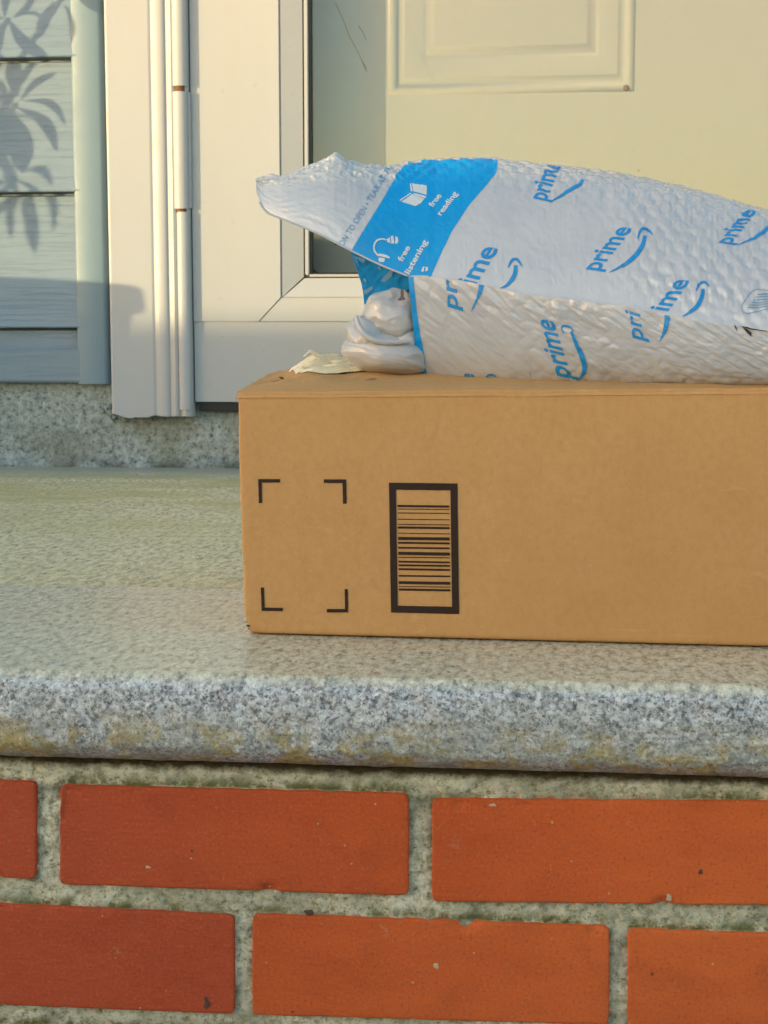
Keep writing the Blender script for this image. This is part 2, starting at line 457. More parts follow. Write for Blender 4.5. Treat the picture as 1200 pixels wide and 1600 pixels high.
t = empty('granite_tread', 'grey speckled granite tread with rounded rough front nosing above the bricks', 'step tread', (0, YF, 0))
RN = .011
def tread(u, v):
    x = lerp(XL, XR, u)
    # profile: underside -> nosing face -> rounded arris -> top
    A = [(YF + .05, ZU), (YF - .002, ZU), (YF - .007, ZU + .004), (YF - .0115, ZU + .012)]
    top = -.012
    L = []
    pr = 1.0
    # parametric lengths
    if v < .08:
        t_ = v / .08; y = lerp(YF + .05, YF - .003, t_); z = ZU; n = Vector((0, 0, -1))
    elif v < .52:
        t_ = (v - .08) / .44; z = lerp(ZU, -RN, t_)
        y = YF - .012 + .010 * (1 - math.sin(min(1, t_ * 3.2) * math.pi / 2)) - .0015 * math.sin(t_ * math.pi); n = Vector((0, -1, 0))
    elif v < .66:
        a = (v - .52) / .14 * math.pi / 2; y = YF - .012 + RN * (1 - math.cos(a)); z = -RN + RN * math.sin(a); n = Vector((0, -math.cos(a), math.sin(a)))
    else:
        t_ = (v - .66) / .34; y = lerp(YF - .001, YS - .0015, t_); z = 0; n = Vector((0, 0, 1))
    amp = .0011 if v < .62 else .00016
    d = amp * (nz(x * 95, y * 95, z * 95) + .8 * nz(x * 220, y * 220, z * 220)) + (.0012 if v < .66 else .0003) * nz(x * 17, y * 17, z * 17)
    if v < .3: d += .0008 * nz(x * 40, 3, z * 40)
    return Vector((x, y, z)) + n * d
m = M(); m.grid(1100, 120, tread)
m.grid(2, 2, lambda u, v: (XR, lerp(YF, YS, u), lerp(ZU, -.001, v))); m.grid(2, 2, lambda u, v: (XL, lerp(YF, YS, u), lerp(ZU, -.001, v)))
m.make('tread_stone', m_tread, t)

# mortar bed and brick riser
t = empty('brick_riser', 'red brick step riser with mossy grey mortar joints under the granite tread', 'brick riser', (0, YB, ZG))
m = M()
def mort(u, v):
    x = lerp(XL, XR, u); z = lerp(ZG, ZU + .004, v)
    y = YB + .0035 + .0013 * nz(x * 70, z * 70) + .0014 * nz(x * 180, z * 180) + .0012 * nz(x * 420, z * 420)
    up = sm(ZU - .018, ZU - .001, z)
    y += -.001 * sm(ZU - .022, ZU - .012, z) + .010 * sm(ZU - .0065 + .0025 * nz(x * 45, 9), ZU - .001 + .002 * nz(x * 60, 4), z)
    return (x, y, z)
mm = M(); mm.grid(1300, 170, mort); mm.grid(2, 2, lambda u, v: (XR, lerp(YB + .004, YR, u), lerp(ZG, -.056, v))); mm.grid(2, 2, lambda u, v: (XL, lerp(YB + .004, YR, u), lerp(ZG, -.056, v)))
bricks = []   # (left x px, right x px, top-left y, top-right y, bottom-left y, bottom-right y), tone
T0, T1, T2 = (.45, .068, .023), (.60, .100, .018), (.72, .145, .026)  # darker left, brighter right: soft shadow edge painted into the brick tones
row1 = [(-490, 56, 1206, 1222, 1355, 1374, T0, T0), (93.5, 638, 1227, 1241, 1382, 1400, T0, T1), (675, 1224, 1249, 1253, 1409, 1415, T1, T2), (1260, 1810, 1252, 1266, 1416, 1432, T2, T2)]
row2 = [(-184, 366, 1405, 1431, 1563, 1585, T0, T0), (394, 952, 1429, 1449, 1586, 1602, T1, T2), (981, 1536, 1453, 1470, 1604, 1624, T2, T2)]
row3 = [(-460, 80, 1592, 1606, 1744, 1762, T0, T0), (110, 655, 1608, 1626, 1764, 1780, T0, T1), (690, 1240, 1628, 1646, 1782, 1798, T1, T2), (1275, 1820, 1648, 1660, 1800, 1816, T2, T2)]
V = []; F = []; tones = []
quads = []
for row in (row1, row2, row3):
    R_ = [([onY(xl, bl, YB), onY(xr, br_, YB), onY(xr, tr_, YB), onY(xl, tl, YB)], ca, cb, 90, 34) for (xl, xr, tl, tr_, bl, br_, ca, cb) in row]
    rights = []; c = R_[-1][0]
    while c[1].x + .21 < XR:
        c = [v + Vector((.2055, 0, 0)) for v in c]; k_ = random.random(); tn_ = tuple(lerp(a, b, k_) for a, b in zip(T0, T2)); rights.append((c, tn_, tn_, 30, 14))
    lefts = []; c = R_[0][0]
    while c[0].x - .21 > XL:
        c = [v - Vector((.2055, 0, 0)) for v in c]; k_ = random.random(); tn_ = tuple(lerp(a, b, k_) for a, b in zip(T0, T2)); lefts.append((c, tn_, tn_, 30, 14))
    quads += R_ + rights + lefts
if True:
    for (c, ca, cb, nu, nv) in quads:
        sd = random.random() * 100; k = len(V)
        W = (c[1] - c[0]).length; H = (c[3] - c[0]).length; r = .0018
        us = [0, 0, .0004, .0010, .0018, .0035]; us = [a / W for a in us] + [lerp(.006 / W, 1 - .006 / W, i / (nu - 13)) for i in range(nu - 12)] + [1 - a / W for a in us[::-1]]
        vs = [0, 0, .0004, .0010, .0018, .0035]; vs = [a / H for a in vs] + [lerp(.006 / H, 1 - .006 / H, i / (nv - 13)) for i in range(nv - 12)] + [1 - a / H for a in vs[::-1]]
        for j, v in enumerate(vs):
            for i, u in enumerate(us):
                p = c[0].lerp(c[1], u).lerp(c[3].lerp(c[2], u), v)
                du = min(u, 1 - u) * W; dv = min(v, 1 - v) * H
                # rounded corners in plan
                cr = .0035
                if du < cr and dv < cr:
                    q = math.hypot(cr - du, cr - dv)
                    if q > cr:
                        s_ = cr / q
                        cx = (cr - du) * (1 - s_); cz = (cr - dv) * (1 - s_)
                        p = p + (c[1] - c[0]).normalized() * (cx if u < .5 else -cx) + (c[3] - c[0]).normalized() * (cz if v < .5 else -cz)
                d = min(du, dv)
                e = r - math.sqrt(max(0, r * r - (r - min(d, r)) ** 2))
                e *= .30
                chip = max(0, nz(p.x * 60 + sd, p.z * 60, 2) - .36) * .010 * (1 - sm(.001, .006, d))
                y = YB + e + chip + .00018 * nz(p.x * 30 + sd, p.z * 90) + .00008 * nz(p.x * 300 + sd, p.z * 900)
                wob = .00022 * nz(p.x * 38 + sd, p.z * 38 + 7) * (1 - sm(0, .008, d)) + .0010 * max(0, -.15 + nz(p.x * 120 + sd, p.z * 120 + 3)) * (1 - sm(0, .004, d))
                p = Vector((p.x - wob * (1 if u > .5 else -1) * (du < dv), y, p.z - wob * (1 if v > .5 else -1) * (dv <= du)))
                if i in (0, len(us) - 1) or j in (0, len(vs) - 1): p.y = YB + .02
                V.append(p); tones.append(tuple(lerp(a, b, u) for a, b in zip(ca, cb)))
        n = len(us)
        for j in range(len(vs) - 1):
            for i in range(n - 1):
                F.append((k + j * n + i, k + j * n + i + 1, k + (j + 1) * n + i + 1, k + (j + 1) * n + i))
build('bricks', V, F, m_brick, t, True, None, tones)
g = G('dark_spot'); m_spot = g.fin(g.mix(g.noise(400, 3), (.07, .03, .02), (.13, .06, .04)), .9)
g = G('pale_smear'); m_smear = g.fin(g.mix(g.noise(400, 3), (.42, .30, .17), (.62, .48, .30)), .9)
for (px, py, r, asp, mt) in ((231, 1355, 5.5, .6, m_smear), (300, 1330, 2.6, .9, m_spot), (483, 1426, 9, .8, m_spot), (323, 1570, 7, 1.3, m_spot), (322, 1562, 4, 1.6, m_spot), (681, 1509, 6.5, .9, m_smear), (1045, 1403, 6, 1.4, m_smear), (1095, 1363, 4.5, 1.3, m_spot),
                             (863, 1285, 2.6, 1, m_smear), (497, 1287, 2, 1, m_smear), (770, 1258, 7, .5, m_smear), (457, 1581, 3, .8, m_spot), (300, 1395, 0, 1, m_spot)):
    if not r: continue
    m = M(); P = []
    for k in range(14):
        a = 2 * math.pi * k / 14; q = r * (.75 + .5 * nz(px + math.cos(a) * 1.3, py + math.sin(a) * 1.3))
        v = onY(px + q * math.cos(a), py + q * asp * math.sin(a), YB - .0001); P.append(v)
    c0 = onY(px, py, YB - .0007); m.add([c0] + P, [(0, i + 1, (i + 1) % 14 + 1) for i in range(14)])
    m.make('mortar_smear' if mt is m_smear else 'dirt_spot', mt, t)
quads = [q[0] for q in quads]
att = []
for p in mm.V:
    best = .03; below = .03
    for q in quads:
        if p.x < q[0].x - .01 or p.x > q[1].x + .01: continue
        u = min(1, max(0, (p.x - q[0].x) / (q[1].x - q[0].x)))
        zb_ = lerp(q[0].z, q[1].z, u); zt_ = lerp(q[3].z, q[2].z, u)
        ddx = max(q[0].x - p.x, 0, p.x - q[1].x); ddz = max(zb_ - p.z, 0, p.z - zt_)
        d = math.hypot(ddx, ddz); best = min(best, d)
        if ddx == 0 and p.z >= zt_: below = min(below, d)
    n_ = nz(p.x * 60, p.z * 60, 4)
    edge = 1 - sm(.0005, .0038 + .002 * n_, best)
    att.append((edge * (.55 + .6 * nz(p.x * 11, p.z * 11, 8) + .25), 1 - sm(.001, .008, below), 0))
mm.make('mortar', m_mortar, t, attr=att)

# stone under the wall
t = empty('foundation_stone', 'mottled grey green stone course under the siding and the door', 'stone course', (0, YR, 0))
ZR = wz(596, YR, 60) + .02
m = M()
def ris(u, v):
    x = lerp(XL, XR, u); z = lerp(-.01, ZR, v)
    d = .0022 * nz(x * 26, z * 26) + .0012 * nz(x * 110, z * 110) + .0007 * nz(x * 260, z * 260)
    foot = -.010 * (1 - sm(0.0, .012, z + .004 * nz(x * 22, 5)))
    return (x, YR + d + foot, z)
m.grid(950, 60, ris)
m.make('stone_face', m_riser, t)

# ================================================================== HOUSE WALL
house = empty('house_wall', 'pale blue grey clapboard wall with white corner board and door casing', 'house wall', (-.8, YR, 0))
ZT = 2.35
YSD = YR - .004     # siding plane at the recess
xs0 = XL; xs1 = wx(119, YR - .02) + .008
butts = [wz(512, YSD, 60), wz(301, YSD, 60), wz(92, YSD, 60)]
expo = butts[1] - butts[0]
while butts[-1] < ZT: butts.append(butts[-1] + expo)
zsb = wz(597, YSD, 60)
m = M()
prof = [(YSD + .03, zsb), (YSD - .012, zsb), (YSD - .014, zsb + .003), (YSD - .014, wz(549, YSD)), (YSD - .0125, wz(547, YSD) + .0005), (YSD - .004, wz(546, YSD)), (YSD - .003, butts[0] - .004), (YSD + .006, butts[0] - .003)]
for b in range(len(butts) - 1):
    z0, z1 = butts[b], butts[b + 1]
    prof += [(YSD + .006, z0), (YSD - .0135, z0), (YSD - .0145, z0 + .0015), (YSD - .0135, z0 + .004), (YSD - .003, z1 - .006), (YSD + .006, z1 - .0035)]
prof += [(YSD + .03, butts[-1])]
m.hprofile(prof, xs0, xs1, 2)
m.make('siding', m_siding, house, sharp=25)
m = M(); m.hprofile(prof, wx(299, YR - .030) + 1.14 + .108, XR + .6, 2)
m.make('siding', m_siding, house, sharp=25)
# corner board between siding and casing
xc0, xc1 = wx(119, YR - .02), wx(170.5, YR - .02)
m = M()
prof = [(xc0, YR + .03), (xc0, YR - .014), (xc0 + .001, YR - .0165), (xc0 + .004, YR - .018), (lerp(xc0, xc1, .80), YR - .0185), (lerp(xc0, xc1, .90), YR - .017), (lerp(xc0, xc1, .96), YR - .012), (xc1, YR - .002), (xc1, YR + .03)]
m.vprofile(prof, wz(600, YR - .018, 150), ZT)
m.make('corner_board', m_corner, house, sharp=50)
# dark joint and casing
YC = YR - .030
ca0, ca1 = wx(172.5, YC), wx(299, YC)
def cx(px): return wx(px, YC)
prof = [(ca0, YR + .03), (ca0, YC + .001), (ca0 + .0012, YC), (cx(240), YC - .0002), (cx(242), YC + .0009), (cx(244), YC + .0006),
        (cx(250), YC - .0015), (cx(258), YC - .0022), (cx(263), YC - .0012), (cx(265), YC + .0008), (cx(267), YC - .0005), (cx(274), YC - .0025), (cx(278), YC - .001), (cx(279), YC + .0008),
        (cx(281), YC + .0015), (cx(284), YC - .001), (cx(290), YC - .0028), (cx(295), YC - .001), (cx(298), YC + .004), (cx(299), YC + .012), (cx(299), YR + .03)]
P2 = []
for a, b in zip(prof[:-1], prof[1:]):
    k = max(1, int(abs(b[0] - a[0]) / .0025))
    P2 += [(lerp(a[0], b[0], i / k), lerp(a[1], b[1], i / k)) for i in range(k)]
P2.append(prof[-1])
zc = wz(650, YC, 230)
def rag(x):
    u = (x - ca0) / (ca1 - ca0)
    return zc + .0045 * nz(x * 55, 1) * (1 - sm(.5, .8, u)) + .0035 * sm(.16, .02, u) - .002 * sm(.3, .2, abs(u - .22)) + .0015 * nz(x * 160, 4)
zcut = wz(640, YC, 285)
m = M(); m.vprofile(P2, zc, ZT, rag)
m.make('door_casing', m_trim, house, sharp=40)
# hidden backing and far casing, wall to the right of the door
xd1 = ca1 + 1.14
m = M(); prof = [(xd1 + (ca1 - x), y) for x, y in prof]
m.vprofile(prof, zc, ZT); m.make('door_casing', m_trim, house, sharp=40)
m = M(); m.box(xs0, ca1, YR + .012, YR + .15, -.02, ZT + .4, 0)
m.box(xd1, XR + .6, YR + .012, YR + .15, -.02, ZT + .4, 0)
m.box(ca1 - .12, xd1 + .12, YR - .02, YR + .15, ZT - .25, ZT + .4, .002)
m.make('sheathing', m_trim, house, smooth=False)
# little blobs of sealant by the foot of the casing
m = M()
for (px, py, r) in ((168, 637, .006), (172, 645, .005), (178, 652, .004), (196, 655, .0045), (161, 641, .004)):
    c = onY(px, py, YR - .004); bm = bmesh.new(); bmesh.ops.create_icosphere(bm, subdivisions=3, radius=r)
    for v in bm.verts: v.co = c + v.co * (1 + .5 * nz(v.co.x * 300 + px, v.co.y * 300, v.co.z * 300))
    m.bm(bm)
m.make('sealant', m_riser, house)

# ================================================================== STORM DOOR
YD = YR - .022
xd0 = wx(302.5, YD)
storm = empty('storm_door', 'white framed glass storm door with mitred beading behind the cardboard box', 'storm door', (xd0, YD, 0))
def dx(px): return wx(px, YD)
def dz(py): return wz(py, YD, 420)
zb = wz(628, YD, 340); gp = .0004
ztop = ZT - .28
# jamb reveal left
m = M()
m.prism([(xd0, dz(503) + .0003), (dx(405) - gp, dz(503) + .0003), (dx(439.4), dz(465.5) + gp), (dx(439.4), ztop), (xd0, ztop)], YD, YD + .03, .0008)
m.make('stile', m_storm, storm, sharp=30)
m = M(); xr = xd0 + 1.12
m.prism([(xr - (dx(439.4) - xd0), dz(503)), (xr, dz(503)), (xr, ztop), (xr - (dx(439.4) - xd0), ztop)], YD, YD + .03, .0008)
m.make('stile', m_storm, storm, sharp=30)
m = M(); m.box(xd0 + .0005, xr, YD + .0018, YD + .03, zb, dz(503) - .0001, .0003)
m.make('kick_rail', m_storm, storm, sharp=30)
m = M(); m.prism([(dx(405) + gp, dz(503) + gp), (xr - (dx(405) - xd0), dz(503) + gp), (xr - (dx(440) - xd0), dz(465.5)), (dx(440.6), dz(465.5))], YD + .0006, YD + .03, .0005)
m.make('bottom_rail', m_storm, storm, sharp=30)
m = M(); m.box(xd0 + (dx(440) - xd0), xr - (dx(440) - xd0), YD, YD + .03, ztop - .1, ztop, .001)
m.make('top_rail', m_storm, storm, sharp=30)
m = M(); m.box(dx(395), dx(446), YD + .0035, YD + .028, dz(503) + .001, ztop - .11, 0); m.box(dx(395), xr - .1, YD + .0038, YD + .028, dz(503) + .001, dz(459), 0)
m.make('frame_core', m_storm, storm, smooth=False)
# bevelled beads
def bead(p0, p1, q0, q1):   # outer edge p0-p1 front, inner edge q0-q1 deeper
    m = M(); y0, y1 = YD + .001, YD + .009
    V = [(p0[0], y0, p0[1]), (p1[0], y0, p1[1]), (q1[0], y1, q1[1]), (q0[0], y1, q0[1]),
         (p0[0], YD + .03, p0[1]), (p1[0], YD + .03, p1[1]), (q1[0], YD + .03, q1[1]), (q0[0], YD + .03, q0[1])]
    m.add(V, [(0, 1, 2, 3), (7, 6, 5, 4), (0, 4, 5, 1), (1, 5, 6, 2), (2, 6, 7, 3), (3, 7, 4, 0)])
    m.make('glazing_bead', m_storm, storm, smooth=False)
xi = xr - (dx(476) - xd0); xo = xr - (dx(440) - xd0)
bead((dx(441.6), dz(465) + .001), (dx(441.6), ztop - .1), (dx(473.5), dz(432.5)), (dx(473.5), ztop - .13))
bead((dx(442.6), dz(464.3)), (xo, dz(464.3)), (dx(475), dz(434.5)), (xi, dz(434.5)))
# gasket: dark lines and white strip
m = M()
for (a, b, y0, y1) in ((473.2, 476, .012, .02), (482.5, 486.5, .010, .02)):
    m.box(dx(a), dx(b), YD + y0, YD + y1 + .004, dz(431), ztop - .1, .0004)
m.box(dx(473.2), xi, YD + .0125, YD + .023, dz(434.5), dz(432.6), 0.0003)
m.make('gasket', m_dark, storm)
m = M(); m.box(dx(476), dx(482.5), YD + .007, YD + .022, dz(430), ztop - .1, .0012)
m.box(dx(482.5), xi, YD + .008, YD + .022, dz(432.5), dz(428.5), .0006)
m.make('glass_stop', m_storm, storm)
# dirty sealant in the glass corner: thin dark line with rounded corner
m = M(); pts = [onY(486.5, 200, YD + .0165), onY(486.5, 405, YD + .0165), onY(487, 414, YD + .0165), onY(489.5, 421, YD + .0165), onY(494, 425.5, YD + .0165), onY(502, 427, YD + .0165), onY(700, 427, YD + .0165), onY(1250, 427, YD + .0165)]
m.tube(pts, .0013, 8); m.make('sealant', m_dark, storm)
m = M(); m.box(dx(484), xi + .004, YD + .017, YD + .021, dz(430), ztop - .1, 0)
m.make('glass_pane', m_glass, storm, smooth=False)
# scratch marks on the pane
g_scr = simple('scratch', (.045, .045, .03), .8)
m = M()
for (a, b) in (((524, 5), (545, 55)), ((545, 55), (571, 108)), ((560, 40), (572, 62)), ((566, 96), (573, 112))):
    A = onY(a[0], a[1], YD + .0165); B = onY(b[0], b[1], YD + .0165)
    m.tube([A, A.lerp(B, .5) + Vector((.0012, 0, 0)), B], .00035, 5)
m.make('scratch', g_scr, storm)
m = M(); m.box(xd0 + .004, xr - .004, YD + .006, YD + .026, wz(643, YD, 340), zb - .0002, .001)
m.make('door_sweep', m_void, storm)
# hinge: three knuckle lengths with rusty gaps
YH = YC - .004
hx = wx(285.5, YH); hr = (wx(296.5, YH) - wx(274.5, YH)) / 2
hinge = None
def seg(z0, z1, dxx=0, r=hr):
    return [((hx + dxx), z0, z1, r)]
m = M()
def halfround(x, z0, z1, r):
    pr_ = [(x + r * math.cos(a), YH + .004 - r * .75 * math.sin(a)) for a in [math.pi - math.pi * k / 14 for k in range(15)]]
    pr_ = [(x - r, YH + .016)] + pr_ + [(x + r, YH + .016)]
    m.vprofile(pr_, z0, z1)
halfround(hx + .0003, wz(134, YH, 285), ztop, hr)
halfround(hx, wz(326, YH, 285), wz(143, YH, 285), hr)
halfround(hx + .0016, wz(640, YH, 285), wz(331, YH, 285), hr * .86)
hinge = m.make('hinge', m_trim, storm, sharp=60)
m = M(); m.box(hx + hr * .9, hx + hr * 1.35, YH + .006, YH + .016, wz(325, YH, 285), wz(143, YH, 285), .0006)
m.make('hinge_leaf', m_trim, hinge)
for a, b in ((143, 134), (331, 326)):
    m = M(); m.lathe([(0, wz(a, YH, 285) - .001), (hr * .8, wz(a, YH, 285) - .001), (hr * .8, wz(b, YH, 285) + .001), (0, wz(b, YH, 285) + .001)], (hx, YH + .006), 20)
    m.make('hinge_pin', m_rust, hinge)
m = M(); m.box(hx + hr, xd0, YD + .010, YD + .03, zb, ztop, 0); m.make('weatherstrip', m_dark, storm)

# ================================================================== ENTRY DOOR
YE = YD + .079
exl = wx(452, YE) - .06
entry = empty('entry_door', 'cream panelled entry door seen through the storm door glass', 'entry door', (exl, YE, 0))
def rings(m, x0, x1, z0, z1, prof):
    V = []; F = []
    for (d, h) in prof:
        h *= .6; V += [(x0 + d, YE - h, z0 + d), (x1 - d, YE - h, z0 + d), (x1 - d, YE - h, z1 - d), (x0 + d, YE - h, z1 - d)]
    for j in range(len(prof) - 1):
        for i in range(4): F.append((j * 4 + i, j * 4 + (i + 1) % 4, (j + 1) * 4 + (i + 1) % 4, (j + 1) * 4 + i))
    k = (len(prof) - 1) * 4; F.append((k, k + 1, k + 2, k + 3)); m.add(V, F)
pz0 = wz(146, YE, 800); pz1 = 1.0
PX0, PX1 = wx(606, YE), wx(984, YE)
QX0 = PX1 + .21; QX1 = QX0 + (PX1 - PX0); EX1 = QX1 + .10
PR = [(0, 0), (.002, .0030), (.006, .0045), (.009, .003), (.012, -.003), (.016, -.0045), (.020, -.003), (.023, .0), (.0235, .0)]
inn = wx(662, YE) - PX0 - .004
PR += [(inn, .0), (inn + .004, -.003), (inn + .008, -.003), (inn + .016, .004), (inn + .020, .0045)]
xs_ = [exl, PX0, PX1, QX0, QX1, EX1]; zs_ = [.03, pz0, pz1, pz1 + .12, ztop + .1]
m = M()
for i in range(5):
    for j in range(4):
        if i in (1, 3) and j == 1: continue
        m.add([(xs_[i], YE, zs_[j]), (xs_[i + 1], YE, zs_[j]), (xs_[i + 1], YE, zs_[j + 1]), (xs_[i], YE, zs_[j + 1])], [(0, 1, 2, 3)])
m.make('door_slab', m_entry, entry, smooth=False)
for (a, b) in ((PX0, PX1), (QX0, QX1)):
    m = M(); rings(m, a, b, pz0, pz1, PR); m.make('door_panel', m_entry, entry, sharp=60)
c = onY(978.5, 137, YE - .004); m = M(); m.lathe([(0, -.001), (.0035, 0), (.0043, .002), (.0043, .006)], (0, 0), 20)
m.V = [Vector((c.x + v.x, c.y + v.z, c.z + v.y)) for v in m.V]
m.make('rusty_screw', m_rust, entry)
m = M(); m.box(exl, EX1, YD + .035, YE + .03, -.01, .045, .002); m.make('threshold', m_riser, entry)

# ================================================================== CARDBOARD BOX
bl = onZ(380, 990, .0008); br0 = onZ(1200, 1011, .0008)
bdir = Vector((br0.x - bl.x, br0.y - bl.y, 0)).normalized()
bperp = Vector((-bdir.y, bdir.x, 0))          # into the depth
W_ = 0.47; D_ = 0.235
tl = CL + ray(371, 613) * ((bl - CL).dot(bperp) / ray(371, 613).dot(bperp))
trr = CL + ray(1200, 606) * ((bl - CL).dot(bperp) / ray(1200, 606).dot(bperp))
uR = (br0 - bl).dot(bdir)
print('box', bl, uR, 'top z', tl.z, trr.z, 'top u', (tl - bl).dot(bdir))
def BX(u, w, z): return Vector((bl.x, bl.y, 0)) + bdir * u + bperp * w + Vector((0, 0, z))
uTL = (tl - bl).dot(bdir)
def ztopf(u):                       # height of the front top edge
    return lerp(tl.z, trr.z, u / uR) + .0006 * nz(u * 30, 3)
crest = [(-.01, .009), (.008, .010), (.016, .0125), (.022, .0175), (.030, .0225), (.034, .0215), (.045, .0205), (.060, .018), (.10, .014), (.2, .010), (.5, .006)]
def ztopw(u, w):
    z = ztopf(u); t_ = w / .115
    if w <= .115: k = t_ ** .9
    else: k = 1 - .55 * ((w - .115) / (D_ - .115)) ** 1.5
    h = stab(crest, u, .004) * k
    h += .0008 * nz(u * 40, w * 40) * sm(0, .02, w)
    # creased facets at the crushed corner
    cr = (1 - sm(.05, .13, u)) * sm(.008, .05, w) * (.25 + .75 * sm(.002, .016, u))
    h += cr * (.0035 * abs(nz(u * 34 + 2, w * 26, 1)) - .0018 * abs(nz(u * 60 - w * 45, 5)) * 2)
    h -= .0035 * math.exp(-((u - .018 - (w - .05) * .9) / .006) ** 2) * sm(.03, .05, w) * (1 - sm(.07, .085, w))
    return z + h
box = empty('cardboard_box', 'brown cardboard carton with printed barcode standing on the granite tread', 'box', BX(0, 0, 0))
def side_u(u, z, zt):   # outer left edge leans outwards to the top
    return lerp(0.0012, uTL, min(1, z / zt)) * (1 - u / W_)
def perim(s_):
    """s_ in 0..4: front, right, back, left with rounded corners; returns u, w"""
    pass
loop = []
rc = .002
def arc(cx_, cy_, a0, a1, n=5): return [(cx_ + rc * math.cos(lerp(a0, a1, i / (n - 1))), cy_ + rc * math.sin(lerp(a0, a1, i / (n - 1)))) for i in range(n)]
pi = math.pi
loop += [(lerp(rc, W_ - rc, i / 150), 0) for i in range(1, 150)]
loop += arc(W_ - rc, rc, -pi / 2, 0) + [(W_, lerp(rc, D_ - rc, i / 40)) for i in range(1, 40)]
loop += arc(W_ - rc, D_ - rc, 0, pi / 2) + [(lerp(W_ - rc, rc, i / 60), D_) for i in range(1, 60)]
loop += arc(rc, D_ - rc, pi / 2, pi) + [(0, lerp(D_ - rc, rc, i / 50)) for i in range(1, 50)] + arc(rc, rc, pi, 1.5 * pi)
nl = len(loop)
zs = [0, .0008, .002, .004] + [lerp(.045, .994, i / 44) for i in range(45)]
V = []; F = []
def sidept(u, w, j):
    if j < 4: f = zs[j] / .15
    else: f = zs[j]
    zt = ztopw(u, w)
    if w < .002: zt = ztopf(u)
    z = (zt - .0012) * f
    q = Vector((u, w))
    uu = u + side_u(u, z, zt)
    ww = w
    tuck = (.0012 if j == 0 else .0004 if j == 1 else 0)
    b = math.sin(pi * min(1, f)) * math.sin(pi * min(1, max(0, u / W_)))
    if w < .01: ww += -.0022 * b + .00035 * nz(u * 25, z * 25) + tuck
    elif w > D_ - .01: ww += .002 * b - tuck
    if u < .01: uu += .0004 * nz(w * 30, z * 40) + tuck - .0006 * math.sin(pi * f)
    # crushed lower left corner
    k = max(0, 1 - math.hypot(u, max(0, w)) / .012) * max(0, 1 - abs(z - .001) / .010)
    uu += .0022 * k; ww += .002 * k
    return BX(uu, ww, z + .0012)
for j in range(len(zs)):
    for (u, w) in loop: V.append(sidept(u, w, j))
for j in range(len(zs) - 1):
    for i in range(nl): F.append((j * nl + i, j * nl + (i + 1) % nl, (j + 1) * nl + (i + 1) % nl, (j + 1) * nl + i))
F.append(tuple(range(nl))[::-1])
carton = build('carton', V, F, m_card, box, True, None)
# top flaps: two leaves meeting along the taped seam, folded over the top edges
def topgrid(w0, w1, name, lift=0):
    nu_, nv_ = 240, 60
    def fn(a, b):
        u = lerp(0.0004, W_, a); w = lerp(w0, w1, b)
        zt = ztopw(u, w)
        z = zt; uu = u + side_u(u, .15, .15); ww = w
        e = min(w, .003) if w0 == 0 else .003
        if w0 == 0 and w < .0035:
            s_ = w / .0035; ww = .0035 * (1 - math.cos(s_ * pi / 2)) - .0006 + .0003 * nz(u * 80, 7); z = zt - .0035 * (1 - math.sin(s_ * pi / 2)) + .0004 * math.sin(s_ * pi)
        if w1 == D_ and D_ - w < .003: z = zt - .003 * (1 - (D_ - w) / .003)
        if a < .001: uu -= .001; 
        return BX(uu, ww, z + lift)
    m = M(); m.grid(nu_, nv_, fn)
    m.grid(nu_, 2, lambda a, b: fn(a, 0 if w0 else 1) - Vector((0, 0, .003 * b)))
    m.grid(2, nv_, lambda a, b: fn(0, b) - Vector((0, 0, .0035 * a)))
    return m.make(name, m_card, box, sharp=40)
topgrid(0, .116, 'top_flap'); topgrid(.1175, D_, 'top_flap')
# tape along the seam
def tapef(a, b):
    u = lerp(.016, .40, a) ; w = .1165 + lerp(-.040 - .030 * sm(.016, .034, u) + .022 * sm(.045, .08, u) - .003 * nz(u * 50, 2), .024, b) + .002 * nz(u * 60, b * 3)
    z = ztopw(u, w) + .0006 + .0010 * abs(nz(u * 90, w * 70)) * sm(.02, .05, .12 - u + .02) + .0008 * max(0, nz(u * 130, w * 60, 3)) * (1 - sm(.06, .09, u))
    if a == 0: w += .004 * nz(b * 9, 2)
    return BX(u + side_u(u, .15, .15), w, z)
m = M(); m.grid(240, 24, tapef)
tape = m.make('tape', m_tape, box)
# curled torn strip
def curl(pts, wid, name, mat):
    m = M(); n = len(pts)
    def fn(a, b):
        i = a * (n - 1); k = min(n - 2, int(i)); p = Vector(pts[k]).lerp(Vector(pts[k + 1]), i - k)
        w = wid * (.35 + .65 * math.sin(pi * min(1, .12 + a * .8)))
        q = BX(p.x, p.y + (b - .5) * w * 2.2, p.z + (b - .5) * w * .9)
        return q
    m.grid(24, 5, fn); m.grid(24, 5, lambda a, b: fn(a, b) - Vector((0, 0, .0003)))
    return m.make(name, mat, box)
def tp(u, w, h): return (u + side_u(u, .15, .15), w, ztopw(u, w) + h)
curl([tp(.0225, .100, .0035), tp(.027, .098, .0048), tp(.033, .096, .002), tp(.042, .093, .0012), (*tp(.050, .09, .0006),)], .0022, 'torn_tape', m_tape)
# slits: dark little gaps at the crushed corner
for (A, B, w) in (((.0085, .045), (.019, .037), .0016), ((.0135, .060), (.018, .056), .0010), ((.0735, .033), (.081, .040), .0011), ((.028, .107), (.034, .103), .0009)):
    a = Vector(A); b = Vector(B)
    def pt(q, h): return BX(q.x + side_u(q.x, .15, .15), q.y, ztopw(q.x, q.y) + h)
    mid = a.lerp(b, .5); pr_ = Vector((-(b - a).y, (b - a).x)).normalized() * w
    V = [pt(a, .0005), pt(mid + pr_, .0007), pt(b, .0005), pt(mid - pr_, .0007)]
    m = M(); m.add(V, [(0, 1, 2, 3)]); m.make('tear', m_void, box, smooth=False)
